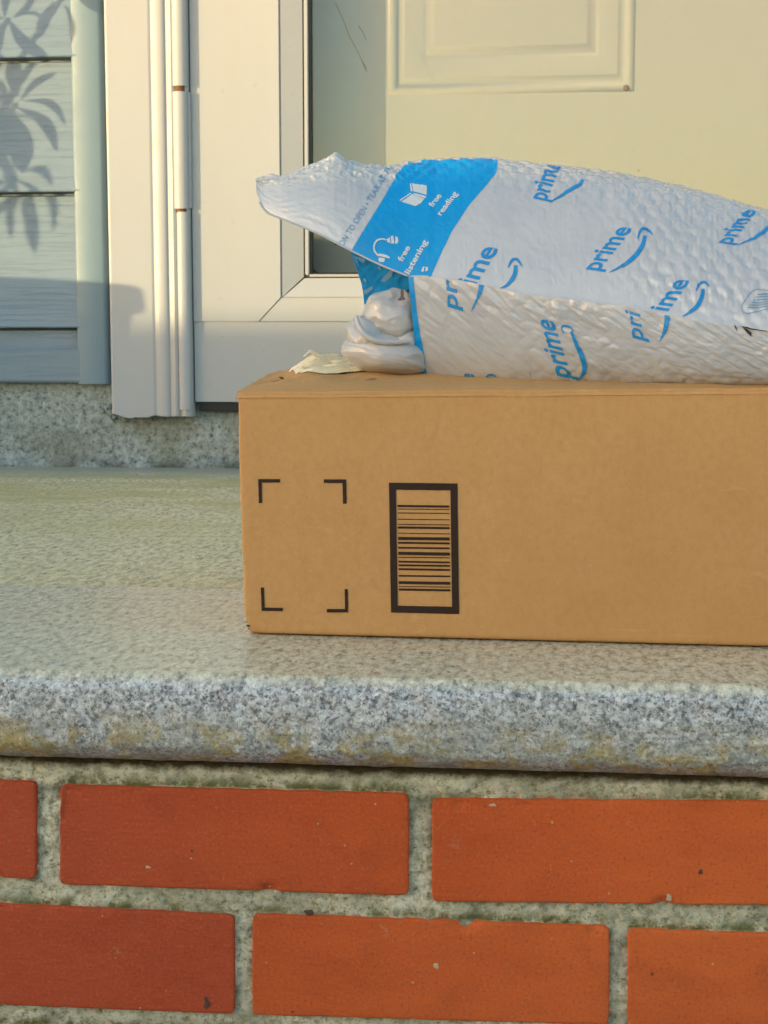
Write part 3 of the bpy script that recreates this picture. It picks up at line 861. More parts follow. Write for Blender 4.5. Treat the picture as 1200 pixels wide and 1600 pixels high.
# printing on the front
def onfront(px, py, off=.0004):
    d = ray(px, py)
    # march against the bulged front
    t_ = (bl - CL).dot(bperp) / d.dot(bperp)
    for _ in range(4):
        p = CL + d * t_; u = (p - bl).dot(bdir); z = p.z
        f = z / ztopf(u); b = math.sin(pi * min(1, max(0, f))) * math.sin(pi * min(1, max(0, u / W_)))
        ww = -.0022 * b + .00035 * nz(u * 25, z * 25)
        t_ = ((bl - CL).dot(bperp) + ww - off) / d.dot(bperp)
    return CL + d * t_
def quadprint(m, q, n=14, rough=0.0):
    def fn(a, b):
        x = lerp(lerp(q[0][0], q[1][0], a), lerp(q[3][0], q[2][0], a), b); y = lerp(lerp(q[0][1], q[1][1], a), lerp(q[3][1], q[2][1], a), b)
        return onfront(x + rough * nz(x * .6, y * .6, 1), y + rough * nz(x * .6, y * .6, 9))
    m.grid(n, 8, fn)
def cornermark(P):      # closed polygon of an L, as two quads
    m = M()
    for q in P: quadprint(m, q, 12, .35)
    m.make('corner_mark', m_inkbrown, box)
for q in ([(384.5, 975), (386.5, 976.5), (389, 976), (391, 978.5), (388.5, 980), (385.5, 979)], [(387, 981), (390, 981.5), (391, 983.5), (388, 983)]):
    m = M(); V = [onfront(x, y) for x, y in q]; m.add(V, [tuple(range(len(V)))]); m.make('tear', m_void, box, smooth=False)
cornermark([[(403.5, 748.5), (437.5, 748.5), (437.5, 754), (403.5, 754)], [(403.5, 754), (409, 754), (409.5, 786), (404.5, 786)]])
cornermark([[(506, 749), (541, 749), (541, 755), (506, 754.5)], [(535, 755), (541, 755), (541.5, 787), (536, 787)]])
cornermark([[(407.5, 918), (412.5, 918), (413.5, 949), (408.5, 949)], [(408.5, 949), (442, 950), (442, 955), (408.5, 954.5)]])
cornermark([[(538.5, 920.5), (543.5, 920.5), (544, 951.5), (539, 951.5)], [(510.5, 951.5), (544, 951.5), (544, 957), (510.5, 957)]])
m = M()
O = [(607.6, 754), (714.7, 755.3), (717.3, 959.5), (611, 957)]; I = [(618.6, 765.2), (703.8, 766.3), (706.3, 948), (621.4, 946.3)]
for i in range(4):
    j = (i + 1) % 4; quadprint(m, [O[i], O[j], I[j], I[i]], 16, .3)
m.make('barcode_frame', m_inkbrown, box)
m = M()
for (y0, y1, th) in ((790.5, 791.5, 3.4), (795.2, 796, 1.3), (801.5, 802.2, 1.4), (811.2, 812.2, 1.3), (819.2, 820.2, 1.4), (824.2, 825.2, 3.4), (833, 834.2, 1.2), (841.2, 842.2, 4.8), (848, 849, 3.0), (855.8, 856.8, 2.8), (864.6, 865.8, 5.0), (870.8, 871.6, 1.5),
                     (877.5, 878.8, 2.8), (883.2, 884.3, 2.8), (889.2, 890.6, 3.0), (899.6, 900.6, 2.6), (910.2, 911.5, 4.6), (916.4, 917.3, 1.3), (921.0, 922.4, 3.4)):
    k = (y0 - 790) / 131
    xa, xb = lerp(621, 623.5, k), lerp(702, 703.6, k)
    quadprint(m, [(xa, y0 - th / 2), (xb, y1 - th / 2), (xb, y1 + th / 2), (xa, y0 + th / 2)], 24, .2)
m.make('barcode', m_inkbrown, box)
# kraft seam line along the top edge
# ================================================================== PADDED MAILER
TR_ = [(400, 283), (403, 280), (408, 279), (416, 276), (425, 274), (432, 275.5), (440, 277), (452, 275), (463, 268), (475, 262), (490, 258), (500, 253), (512, 249), (520, 242.5), (524, 240), (529, 244), (534, 247), (541, 254), (546, 252), (552, 256), (560, 257), (572, 260), (590, 260), (605, 262), (620, 259), (640, 255), (665, 252), (700, 249.5), (735, 247.5), (770, 248.5), (830, 256), (900, 263), (960, 271), (1020, 283), (1060, 292), (1100, 303), (1150, 317), (1200, 331), (1290, 372), (1350, 430), (1390, 520)]
TF = [(400, 290), (402, 306), (408, 322), (418, 333), (430, 338), (460, 349), (500, 366), (548, 391), (580, 407), (612, 421), (640, 432), (673, 433), (700, 435), (760, 446), (800, 456), (860, 465), (930, 473), (980, 479), (1050, 494), (1100, 503), (1200, 516), (1290, 540), (1390, 572)]
TB = [(640, 586), (655, 590), (700, 596), (760, 599), (860, 601.5), (1000, 602.5), (1200, 603.5), (1390, 604)]
TO = [(400, .004), (440, .008), (520, .022), (600, .045), (680, .065), (1200, .065), (1390, .03)]
TK = [(400, .003), (440, .006), (520, .018), (600, .045), (680, .075), (1200, .080), (1390, .03)]
a650 = CL + ray(655, 590) * 1.0
def atw(px, py, w):     # point on ray at box depth w
    d = ray(px, py); return CL + d * (((bl - CL).dot(bperp) + w) / d.dot(bperp))
def basew(a): return lerp(.060, .003, (a - 655) / (1200 - 655))
ZTB = .15
def ycoord(a, t_):
    yF = stab(TF, a, 4); yR = min(tab(TR_, a) if a < 640 else stab(TR_, a), yF - 1)
    if a > 660: return lerp(yF, yR, t_)
    ys = sum(tab(TR_, min(700, max(402, a + k))) for k in (-36, -24, -12, 0, 12, 24, 36)) / 7
    ys = lerp(min(ys, yF - 1), yR, max(sm(620, 660, a), 1 - sm(402, 430, a)))
    return lerp(yF, ys, t_) + (yR - ys) * t_ ** 7
def msurf0(a, b):
    yR = tab(TR_, a) if a < 640 else stab(TR_, a); yF = stab(TF, a, 4)
    yR = min(yR, yF - 1)
    oR = tab(TO, a)
    fo = -.007
    if b <= 1:
        yB = tab(TB, a); y = lerp(yB, yF, b)
        return atw(a, y, basew(a) + fo * math.sin(b * pi / 2) + (.010 * (1 - b) ** 6))
    if b <= 2:
        th = (b - 1) * pi / 2; t_ = math.sin(th)
        y = ycoord(a, t_)
        return atw(a, y, basew(a) + fo + oR * (.40 * t_ + .60 * (1 - math.cos(th))))
    th = (b - 2) * pi / 2
    P = atw(a, yR, basew(a) + fo + oR)
    zf = atw(a, yF, basew(a)).z
    ze = lerp(zf, .160, sm(610, 680, a))
    q = P + bperp * (tab(TK, a) * math.sin(th)); q.z = lerp(ze, P.z, math.cos(th))
    return q
def mdisp(a, b):
    x = a / 2.45
    if b <= 1: v = b * 62
    elif b <= 2: th = (b - 1) * pi / 2; v = 62 + 80 * (.3 * math.sin(th) + .7 * (b - 1))
    else: v = 142 + (b - 2) * 130
    # bubble lattice, pitch about 10 mm
    wx_ = x + 2.0 * nz(x * .03, v * .03, 5); wv = v + 2.0 * nz(x * .03, v * .03, 8)
    hmax = 0
    r0 = math.floor(wv / 5.6)
    for rr in (r0, r0 + 1):
        xo_ = 5.5 * (rr % 2); cc = round((wx_ - xo_) / 11.0)
        for c2 in (cc - 1, cc, cc + 1):
            ex = (wx_ - xo_ - 11.0 * c2 - 1.2 * nz(rr * .7, c2 * .7, 2)) / 6.6; ev = (wv - 5.6 * rr - 1.0 * nz(rr * .7, c2 * .7, 6)) / 4.2
            hmax = max(hmax, 1 - ex * ex - ev * ev)
    bub = hmax
    wb = 0; cr = 0
    flap = 1 - sm(560, 660, a)
    if b > 1:
        tt = b - 1
        near = sm(.50, .80, tt + .10 * nz(x * .05, 3)) if tt < 1.4 else 1
        rgt = sm(930, 1010, a + (tt - .4) * 90 + 30 * nz(v * .06, 2)) * .75
        wb = max(near, rgt) * (1 - .6 * flap)
        cr = .25 + .9 * sm(.45, .75, tt) * (.4 + flap) + .3 * rgt
    else:
        wb = .35 * sm(700, 860, a) * (.5 + .5 * (1 - b))
        cr = 1.0
    d = .00135 * wb * (bub - .5)
    # sharp creases: ridged noise, running down to the right
    u_ = (x * .8 - v * .6) * .05; w_ = (x * .6 + v * .8) * .13
    r1 = 1 - abs(nz(u_ * .55, w_ * .9, 1)) * 2.4
    r2 = 1 - abs(nz(u_ * 1.5 + 9, w_ * 2.2, 4)) * 2.2
    r3 = nz(x * .5, v * .7, 6)
    vd = noise.voronoi(Vector(((x * .80 - v * .6) / 19 + .5 * nz(x * .06, v * .06, 2), (x * .6 + v * .80) / 7.5 + .5 * nz(x * .06, v * .06, 7), 3)))[0]
    fac = min(1, (vd[1] - vd[0]) * 1.6)
    lowc = .00045 * r1 + .0002 * r2 + .0006 * fac + .00008 * r3
    upc = .0010 * (1 - abs(nz(x * .11, v * .13, 11)) * 2) + .0006 * (1 - abs(nz(x * .3, v * .34, 12)) * 2)
    d += (lowc if b <= 1 else lerp(lowc, upc, sm(1, 1.06, b))) * cr
    if b > 1 and a < 720: d += .0013 * (1 - sm(650, 720, a)) * sm(.5, .85, b - 1) * (fac - .4 + .5 * nz(x * .35, v * .5, 2))
    if b <= 1: d *= sm(0, .06, b) * .8 + .2
    if abs(b - 1) < .12: d *= .45 + .55 * abs(b - 1) / .12
    if a < 640: d *= .35 + .65 * sm(400, 640, a) if b < 2 else .6
    return d
def msurf(a, b, off=0.0):
    p = msurf0(a, b)
    e = .8; fb = .012
    b2 = min(2.98, max(.02, b))
    if b <= 1: b2 = min(b2, 1 - fb)
    else: b2 = max(b2, 1 + fb)
    du = msurf0(min(a + e, 1389), b2) - msurf0(max(a - e, 401), b2); dv = msurf0(a, b2 + fb) - msurf0(a, b2 - fb)
    n = du.cross(dv)
    if n.length < 1e-12: return p
    n.normalize()
    if b < 2 and n.dot(CL - p) < 0: n = -n
    return p + n * (mdisp(a, b) + off)
def px2ab(px, py):
    a = min(1388, max(401, px)); yR = tab(TR_, a) if a < 640 else stab(TR_, a); yF = stab(TF, a, 4)
    if py > yF and a > 636:
        return a, 1 - (py - yF) / (tab(TB, a) - yF)
    t_ = (yF - py) / max(1, yF - yR)
    if a < 660 and 0 < t_ < 1.1:
        lo, hi = 0.0, 1.0
        for _ in range(16):
            mid = (lo + hi) / 2
            if ycoord(a, mid) > py: lo = mid
            else: hi = mid
        t_ = lo
    if t_ > .995: return None
    return a, 1 + math.asin(max(0, t_)) / (pi / 2)

mail = empty('padded_mailer', 'opened white padded mailer with blue printing lying on top of the cardboard box', 'mailer', BX(.1, .06, .155))
NA = 760
def agrid(a0, a1, u): return lerp(a0, a1, u)
m = M()
m.grid(NA, 210, lambda u, v: msurf(lerp(400.5, 1390, u), lerp(1, 3, v)))
pouch = m.make('pouch', m_film, mail)
m = M()
def aleft(b): return lerp(654, 638, b)
m.grid(640, 90, lambda u, v: msurf(lerp(aleft(v), 1390, u), v))
m.make('side_fold', m_side, mail)
# right end closed by the film
def closeend(u, v):
    p = msurf(1390, v * 3); c = atw(1400, 585, .03); return p.lerp(c, u)
m = M(); m.grid(8, 60, closeend); m.make('end_seal', m_film, mail)

# ---- printing laid on the film
def flat_tris(bmx, maxlen):
    bmesh.ops.triangulate(bmx, faces=bmx.faces[:])
    for _ in range(7):
        le = [e for e in bmx.edges if e.calc_length() > maxlen]
        if not le: break
        bmesh.ops.subdivide_edges(bmx, edges=le, cuts=1)
        bmesh.ops.triangulate(bmx, faces=bmx.faces[:])
def lay(bmx, name, mat, off=.00035, maxlen=1.6, side=None, fmap=None):
    """2D drawing (x, y in survey units, y down) laid on the mailer's skin"""
    flat_tris(bmx, maxlen)
    bmx.verts.ensure_lookup_table()
    idx = {}; V = []; F = []
    for v in bmx.verts:
        if fmap: P = fmap(v.co.x, v.co.y)
        else:
            ab = px2ab(v.co.x, v.co.y)
            P = None
            if ab is not None and not (side == 'up' and ab[1] < 1) and not (side == 'low' and ab[1] > 1): P = msurf(ab[0], ab[1], off)
        if P is not None: idx[v.index] = len(V); V.append(P)
    bmx.verts.index_update()
    for f in bmx.faces:
        ids = [v.index for v in f.verts]
        if all(i in idx for i in ids): F.append(tuple(idx[i] for i in ids))
    bmx.free()
    if not F: return None
    return build(name, V, F, mat, mail)
def poly_bm(polys):
    bmx = bmesh.new()
    for P in polys:
        bmx.faces.new([bmx.verts.new((x, y, 0)) for x, y in P])
    bmx.verts.index_update()
    return bmx
def text_bm(body, org, dvec, uvec, bold=0.0, res=3):
    cu = bpy.data.curves.new('lettering', 'FONT'); cu.body = body; cu.offset = bold; cu.resolution_u = res
    ob = bpy.data.objects.new('lettering', cu); COL.objects.link(ob); bpy.context.view_layer.update()
    me = bpy.data.meshes.new_from_object(ob)
    bmx = bmesh.new(); bmx.from_mesh(me)
    bpy.data.objects.remove(ob); bpy.data.meshes.remove(me); bpy.data.curves.remove(cu)
    xs = [v.co.x for v in bmx.verts]; x0, x1 = min(xs), max(xs)
    for v in bmx.verts:
        s_ = (v.co.x - x0) / (x1 - x0); h = v.co.y / .449
        v.co = Vector((org[0] + dvec[0] * s_ + uvec[0] * h, org[1] + dvec[1] * s_ + uvec[1] * h, 0))
    bmesh.ops.remove_doubles(bmx, verts=bmx.verts[:], dist=.01)
    bmx.verts.index_update()
    return bmx
def swoosh(pts, wid):
    """tapered stroke through pts with widths"""
    L = []; Rr = []
    P = [Vector((x, y)) for x, y in pts]
    S = []
    for i in range(len(P) - 1):
        for k in range(5):
            t_ = k / 5; p0 = P[max(0, i - 1)]; p1 = P[i]; p2 = P[i + 1]; p3 = P[min(len(P) - 1, i + 2)]
            q = .5 * ((2 * p1) + (p2 - p0) * t_ + (2 * p0 - 5 * p1 + 4 * p2 - p3) * t_ ** 2 + (3 * p1 - p0 - 3 * p2 + p3) * t_ ** 3)
            S.append((q, lerp(wid[i], wid[i + 1], t_)))
    S.append((P[-1], wid[-1]))
    for i, (q, w) in enumerate(S):
        d = (S[min(i + 1, len(S) - 1)][0] - S[max(i - 1, 0)][0]).normalized(); n = Vector((-d.y, d.x))
        L.append(q + n * w / 2); Rr.append(q - n * w / 2)
    return [[(L[i].x, L[i].y), (L[i + 1].x, L[i + 1].y), (Rr[i + 1].x, Rr[i + 1].y), (Rr[i].x, Rr[i].y)] for i in range(len(L) - 1)]
def logo(txt, org, dvec, uvec, side=None): lay(text_bm(txt, org, dvec, uvec, .018), 'printed_lettering', m_word, side=side)
def arrow(strokes, side=None):
    bmx = poly_bm([q for pts, wid in strokes for q in swoosh(pts, wid)])
    bmesh.ops.remove_doubles(bmx, verts=bmx.verts[:], dist=.02); bmx.verts.index_update()
    lay(bmx, 'printed_arrow', m_word, .00045, 1.6, side)

# band
band = poly_bm([[(549, 392), (562, 370), (580, 341), (600, 309), (616, 281), (624, 268), (634, 258), (640, 252), (778, 245), (776, 270), (760, 290), (733, 321), (719, 342), (706, 362), (690, 395), (673, 433), (655, 432.6), (640, 432), (600, 417)]])
lay(band, 'printed_band', m_blue, .0002, 3.0, 'up')
# blue strip down the left edge of the side fold
def strip(u, v):
    b = lerp(.0, .998, v); a0 = aleft(b) + .2; wd = lerp(14, 8, sm(0, .7, b)); return msurf(a0 + wd * u, b, .00022)
m = M(); m.grid(10, 70, strip); m.make('printed_band', m_blue, mail)
# slanting text near the mouth
lay(text_bm('ION TO OPEN \u2022 TEAR AT PERF', (535, 388), (84, -132), (-5.3, -3.2), .002), 'printed_lettering', m_pale, .0003, 2.0, 'up')
dv = Vector((130, -155)) / 4.615
def wt(txt, z0, z1, xh=5.6, b=.028):
    o_ = (520 + z0[0] / 4.615, 250 + z0[1] / 4.615); e_ = (520 + z1[0] / 4.615, 250 + z1[1] / 4.615)
    lay(text_bm(txt, o_, (e_[0] - o_[0], e_[1] - o_[1]), (-xh * .93, -xh * .45), b), 'printed_lettering', m_white_ink, .00045, 1.6, 'up')
wt('free', (722, 345), (788, 262)); wt('reading', (782, 406), (905, 246))
wt('free', (502, 738), (562, 634)); wt('listening', (552, 828), (686, 590))
def zp(P): return [(520 + x / 4.615, 250 + y / 4.615) for x, y in P]
bk = poly_bm([zp([(556, 175), (566, 176), (576, 235), (562, 228)]), zp([(572, 176), (640, 181), (679, 192), (676, 256), (630, 242), (588, 234), (580, 232)]), zp([(480, 294), (560, 240), (568, 245), (487, 300)]),
              zp([(494, 305), (571, 252), (600, 256), (662, 283), (640, 312), (596, 338), (560, 326)]), zp([(584, 242), (630, 252), (676, 266), (668, 280), (620, 262), (580, 250)])])
lay(bk, 'book_symbol', m_white_ink, .00045, 2.0, 'up')
hp = swoosh(zp([(383, 578), (355, 572), (322, 582), (301, 612), (300, 650), (318, 680), (336, 694)]), [2.6] * 7)
hp += [zp([(386, 576), (412, 560), (420, 604), (396, 596)]), zp([(418, 552), (436, 548), (446, 604), (424, 606)]), zp([(450, 552), (470, 560), (474, 590), (464, 608), (452, 606)]),
       zp([(330, 676), (352, 678), (396, 690), (416, 704), (408, 712), (330, 692)]), zp([(334, 704), (378, 712), (372, 738), (338, 736), (330, 722)])]
lay(poly_bm(hp), 'headphones_symbol', m_white_ink, .00045, 2.0, 'up')
lay(poly_bm([zp([(640, 798), (654, 772), (668, 772), (662, 780), (658, 806), (645, 808)]), zp([(672, 772), (690, 776), (686, 800), (668, 806)])]), 'printed_lettering', m_white_ink, .00045, 2.0, 'up')

# logo words
logo('pr', (716, 484), (-3, -44), (-15.5, -4.5), 'low')
logo('ime', (742, 446.5), (37, -57), (-19, -4.5), 'up')
arrow([([(737, 487), (744, 472), (750, 458), (753, 444), (753, 436)], [.6, 3, 6, 8, 8.5])], 'low')
arrow([([(781, 451), (792, 446), (800, 437), (805, 427), (806, 415)], [.8, 4, 6.5, 6, 5]), ([(794, 419), (797, 412), (801, 406.5), (807, 405.5), (811, 409), (816.5, 417)], [1, 3, 4, 4, 3.5, .8])], 'up')
logo('prime', (935, 424), (53, -66), (-19, -2.8), 'up')
arrow([([(952, 426.5), (968, 418.5), (982, 410), (995, 398), (1004, 384), (1008, 369)], [.6, 3.4, 6, 7, 6.5, 5]), ([(997, 375), (999, 366), (1004, 359), (1010, 358.5), (1015, 362), (1020, 369)], [1, 3.2, 4, 4, 3.5, .8])], 'up')
logo('prime', (893, 590), (-28, -88), (-21, -5), 'low')
arrow([([(903, 592), (911, 584), (914, 571), (909, 554), (901, 537), (893, 517)], [.6, 5, 8, 7.5, 5.5, 3.5]), ([(882, 521), (878, 513), (880, 509.5), (885, 509), (891, 511), (898, 518)], [1, 2.4, 3.2, 3.2, 2.6, .8])], 'low')
logo('pri', (1006, 532), (-6, -42), (-16, -4.5), 'low')
logo('ime', (1043, 487), (35, -47), (-19, -3), 'up')
arrow([([(1031, 533), (1038, 520), (1042, 505), (1043, 492)], [.6, 5, 8, 8])], 'low')
arrow([([(1067, 495), (1080, 487), (1090, 478), (1097, 464), (1099, 452)], [1, 5, 6.5, 6, 4.5]), ([(1088, 456), (1091, 447), (1097, 442.5), (1103, 443), (1109, 450)], [1, 3.2, 4, 3.4, .8])], 'up')
logo('prime', (853, 315), (24, -58), (-19, -4), 'up')
arrow([([(859, 316), (872, 310), (886, 301), (900, 293), (911, 284)], [.6, 3, 5, 5.5, 5])], 'up')
logo('prime', (1141, 383), (40, -50), (-18, -2), 'up')
arrow([([(1152, 384), (1168, 378), (1184, 370), (1198, 360), (1208, 350)], [.6, 3, 5, 6, 5])], 'up')
logo('e', (741, 593), (-1, -9), (-14, -3), 'low')
arrow([([(758, 590), (763, 585), (769, 584), (776, 587)], [1, 3, 3.4, 1]), ([(770, 590), (773, 594), (775, 598)], [3, 3.6, 4])], 'low')
logo('prime', (1238, 470), (38, -50), (-18, -2), 'up')
# small printed recycling panel at the right edge: outline and fine lines
P = swoosh([(1158, 480), (1170, 462), (1182, 453), (1212, 457)], [1, 1, 1, 1]) + swoosh([(1158, 480), (1164, 490), (1190, 486), (1212, 480)], [1, 1, 1, 1])
for k in range(6): P += swoosh([(1168 + k * 3, 482 - k * 4), (1190 + k * 2, 481 - k * 4.2), (1214, 478 - k * 4.4)], [1.4, 1.3, 1.4])
lay(poly_bm(P), 'printed_panel', m_pale, .0004, 3.0, 'up')
# torn nicks in the film at the fold
for q in ([(1147, 507), (1151, 511), (1153, 519), (1150, 514)], [(1160, 511), (1168, 514), (1175, 520), (1174, 526), (1166, 518)], [(1153, 509), (1175, 513), (1199, 517), (1199, 518), (1174, 515)]):
    lay(poly_bm([q]), 'tear', m_void, .0006, 3.0)
# folded-in blue gusset beneath the mouth
def gpt(px, py):
    t_ = min(1, max(0, (py - lerp(392, 432, min(1, max(0, (px - 548) / 92)))) / 70))
    return atw(px, py, basew(px) - .004 + .016 * math.sin(t_ * 1.4) + .0016 * nz(px * .05, py * .04, 3) + .0008 * nz(px * .13, py * .13, 5))
G0 = [(547, 390), (575, 402), (612, 418.5), (640, 430.5), (641, 452), (618, 455.5), (596, 462), (578, 470.5), (569, 476), (568, 462), (565, 444), (557, 420), (551, 404)]
lay(poly_bm([G0]), 'gusset', m_blue2, 0, 3.0, fmap=gpt)
def gw(px, py): return gpt(px, py) + (CL - gpt(px, py)).normalized() * .0006
lay(poly_bm([zp([(345, 870), (405, 800), (435, 800), (425, 840), (372, 884)]), zp([(218, 862), (230, 850), (246, 880), (234, 888)]), zp([(222, 940), (292, 905), (290, 928), (240, 972), (225, 968)]),
             zp([(322, 772), (335, 765), (352, 790), (340, 796)]), zp([(142, 690), (210, 705), (235, 722), (222, 748), (190, 722), (165, 706)]), zp([(160, 705), (168, 706), (192, 768), (182, 762)]), zp([(375, 768), (400, 764), (412, 782), (390, 788)])]),
    'printed_lettering', m_pale, 0, 3.0, fmap=gw)
# welded edge of the mouth: thin grey-white lip line
m = M(); pts = [msurf(a, 1.0, .0004) for a in range(406, 642, 4)]
m.tube(pts, .0007, 6); m.make('film_edge', m_film, mail)
# folded-out end (padded film rolled over): three soft lumps and a cord-like crease
def lump(c, w, r, rot, seedv, amp, name='folded_end', mat=m_film_in, ex=1.0):
    bm = bmesh.new(); bmesh.ops.create_icosphere(bm, subdivisions=6, radius=1)
    C0 = atw(c[0], c[1], w); sc_ = ((C0 - CL).dot(-CM.col[2])) / FPX
    ca_, sa_ = math.cos(rot), math.sin(rot)
    for v in bm.verts:
        p = v.co.copy(); p = Vector([math.copysign(abs(q) ** ex, q) for q in p])
        dd = 1 + amp * nz(p.x * 1.7 + seedv, p.y * 1.7, p.z * 1.7) + amp * .30 * (1 - 2 * abs(nz(p.x * 1.4 + seedv, p.z * 2.6, p.y * 2))) + amp * .10 * nz(p.x * 6, p.y * 6, p.z * 9 + seedv) + amp * .08 * (.5 - abs(nz(p.x * 2.4 + p.z * 2 + seedv, p.z * 4.6 - p.x, p.y * 2)) * 2)
        x = p.x * r[0] * sc_ * dd; z = p.z * r[2] * sc_ * dd; y = p.y * r[1] * sc_ * dd
        x, z = x * ca_ - z * sa_, x * sa_ + z * ca_
        v.co = C0 + bdir * x + bperp * y + Vector((0, 0, z))
    m = M(); m.bm(bm); return m
m = lump((604, 552), .070, (74, 52, 33), -.14, 3, .08); 
for q in (lump((578, 532), .072, (43, 46, 34), -.9, 8, .09), lump((616, 498), .074, (50, 44, 48), .2, 5, .14), lump((640, 540), .078, (45, 50, 52), 0, 15, .08)): m.add(q.V, q.F)
m.make('folded_end', m_film_in, mail)
def onlump(px, py, w): return atw(px, py, w)
m = M(); P = [(557, 494, .054), (560, 507, .051), (565, 517, .0495), (573, 526, .049), (585, 532, .049), (600, 535, .050), (620, 535, .051), (641, 533, .053)]
m.tube([atw(*p) for p in P], lambda t_: .0012 + .0010 * math.sin(pi * t_), 10); m.make('cord', m_film_in, mail)
m = M(); P = [(626, 453), (628, 452), (631, 453), (631, 463), (634, 468), (625, 470), (621, 469), (626, 463)]
m.add([atw(x, y, .0475) for x, y in P], [tuple(range(8))]); m.make('tear', simple('brown_smudge', (.14, .10, .085), .8), mail, smooth=False)

# ================================================================== POTTED SHRUB (left of the picture; its shadow falls on the siding)
def shadow_at(px, py, t_): return onY(px, py, YR - .012) + SUND * t_
tS = .72
prx = onY(228, 470, YC).x
prr = .150
pc = Vector((prx - prr / math.cos(SUN_AZ), YC, 0)) + SUND * (tS + .0)
pot = empty('potted_shrub', 'green shrub with whorled leaves in a terracotta pot left of the landing', 'potted plant', (pc.x, pc.y, 0))
zr = wz(437, YC, 150) + SUND.z * tS
rim = wz(478, YC, 220) + SUND.z * tS
m = M(); m.lathe([(0, .0), (prr * .62, 0), (prr * .66, .004), (prr * .93, rim), (prr * .985, rim + .002), (prr * 1.0, rim + .01), (prr * .99, zr - .004), (prr * .96, zr), (prr * .90, zr), (prr * .88, zr - .03), (prr * .85, zr - .04)], (pc.x, pc.y), 64)
m.make('pot', m_pot, pot)
m = M(); m.lathe([(0, zr - .03), (prr * .87, zr - .035)], (pc.x, pc.y), 48); m.make('soil', m_soil, pot)
leaves = M(); stems = M()
def leaf(b, tip, wd, bend, t_):
    B = Vector(b); T = Vector(tip); d = T - B; L = d.length; n = Vector((-d.y, d.x)) / L
    rows = []
    for i in range(11):
        s_ = i / 10
        c = B.lerp(T, s_) + n * (bend * L * math.sin(s_ * pi) )
        w = wd * .5 * (math.sin(pi * min(1, s_ ** 1.25 * .97 + .01)) ** .8) + .35
        if s_ > .97: w = .4
        for k in (-1, 0, 1):
            q = c + n * w * k
            rows.append(onY(q.x, q.y, YR - .012) + SUND * (t_ + (.010 if k == 0 else 0) + .04 * s_))
    leaves.add(rows, [(i * 3 + k, i * 3 + k + 1, (i + 1) * 3 + k + 1, (i + 1) * 3 + k) for i in range(10) for k in (0, 1)])
LV = [((18, 30), (88, 92), 20, .10), ((25, 28), (56, -8), 12, .1), ((12, 28), (10, -24), 14, 0), ((12, 38), (2, 96), 14, 0), ((12, 30), (-34, 34), 12, .1), ((88, 2), (68, 62), 19, .05), ((104, 8), (122, 70), 14, -.12), ((28, 28), (80, 40), 6, -.25), ((124, -14), (190, 20), 19, .06),
      ((-5, 15), (-40, -20), 14, 0), ((16, 34), (-18, 80), 12, .1),
      ((28, 158), (80, 113), 12, -.12), ((34, 158), (103, 196), 12, -.22), ((24, 168), (94, 238), 19, -.16), ((14, 172), (44, 272), 40, -.05), ((6, 170), (6, 262), 30, 0), ((10, 160), (-36, 150), 14, .1), ((18, 150), (10, 84), 26, 0), ((8, 160), (-20, 120), 13, .1), ((20, 100), (24, 150), 14, .1),
      ((44, 268), (92, 290), 15, -.25), ((36, 282), (84, 338), 12, -.15), ((36, 290), (54, 396), 22, .02), ((28, 286), (8, 340), 14, .08), ((58, 300), (80, 362), 8, -.1), ((10, 240), (34, 300), 20, 0), ((20, 285), (-20, 300), 16, .1), ((2, 290), (14, 372), 13, 0), ((26, 300), (38, 350), 12, 0)]
hub = [((18, 30), .36), ((100, -4), .36), ((22, 162), .42), ((34, 280), .62)]
for (b, tp_, wd, bend) in LV:
    t_ = .36 if b[1] < 60 else .42 if b[1] < 200 else .62
    leaf(b, tp_, wd, bend, t_)
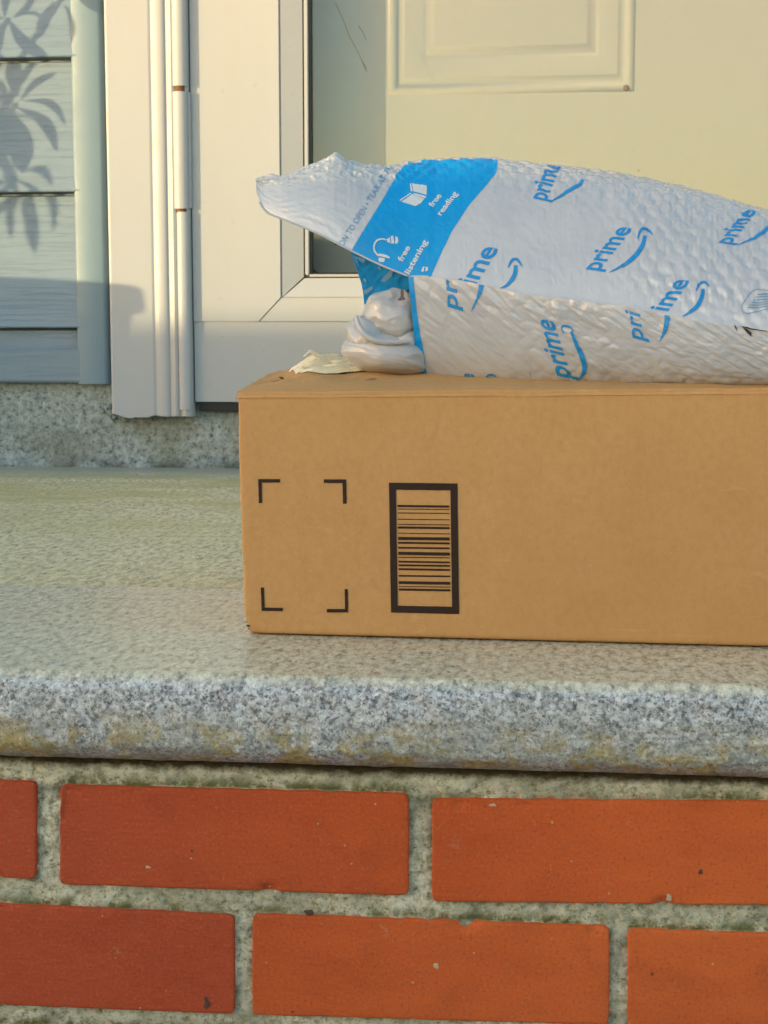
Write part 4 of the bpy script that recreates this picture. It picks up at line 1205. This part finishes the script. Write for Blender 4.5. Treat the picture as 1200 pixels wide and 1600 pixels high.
base = Vector((pc.x, pc.y, zr - .04))
def stem(P, r):
    stems.tube([Vector(p) for p in P], lambda t_: lerp(r, r * .35, t_), 8)
H = [shadow_at(p[0], p[1], t_) for p, t_ in hub]
for i, h in enumerate(H):
    q = base + Vector((.02 * i - .03, .015 * (i % 2), 0))
    stem([q, q.lerp(h, .35) + Vector((-.05, 0, .02)), q.lerp(h, .7) + Vector((-.03, 0, .01)), h], .007)
# extra whorls higher and further left
for k in range(34):
    c = shadow_at(random.uniform(-330, -70), random.uniform(-420, 330), random.uniform(.5, .95)) if k < 24 else shadow_at(random.uniform(-60, 60), random.uniform(-520, -160), random.uniform(.5, .8))
    stem([base, base.lerp(c, .5) + Vector((-.03, .02, .02)), c], .005)
    for j in range(7):
        a = j * .9 + random.random(); L = random.uniform(.05, .085)
        d = Vector((math.cos(a), math.sin(a) * .7, random.uniform(-.5, .4))).normalized(); n = d.cross(Vector((.2, .1, 1))).normalized()
        rows = []
        for i in range(7):
            s_ = i / 6; w = .010 * math.sin(pi * (s_ * .95 + .03)) + .0004
            for kk in (-1, 0, 1): rows.append(c + d * L * s_ + n * w * kk + Vector((0, 0, -.02 * s_ * s_ - (.002 if kk == 0 else 0))))
        leaves.add(rows, [(i * 3 + q, i * 3 + q + 1, (i + 1) * 3 + q + 1, (i + 1) * 3 + q) for i in range(6) for q in (0, 1)])
leaves.make('foliage', m_leaf, pot); stems.make('stem', m_stem, pot)

# ================================================================== ADDED SHADE WALL (unseen behind the viewer; put in to shade everything low down)
hl = math.hypot(SUND.x, SUND.y); dist = 7.5
refz = wz(538, YC, 300)
top = refz + dist * SUND.z / hl
yw = YC + SUND.y / hl * dist
sw_ = empty('shade_wall', 'added low fieldstone garden wall with flat coping across the front yard', 'shade wall', (-6, yw, ZG))
m = M(); m.box(-15, 1.5, yw + .03, yw + .33, ZG - .02, top - .05, .01); m.make('wall', m_shade_wall, sw_)
m = M(); m.box(-15.05, 1.55, yw, yw + .36, top - .049, top, .006); m.make('coping', m_riser, sw_)
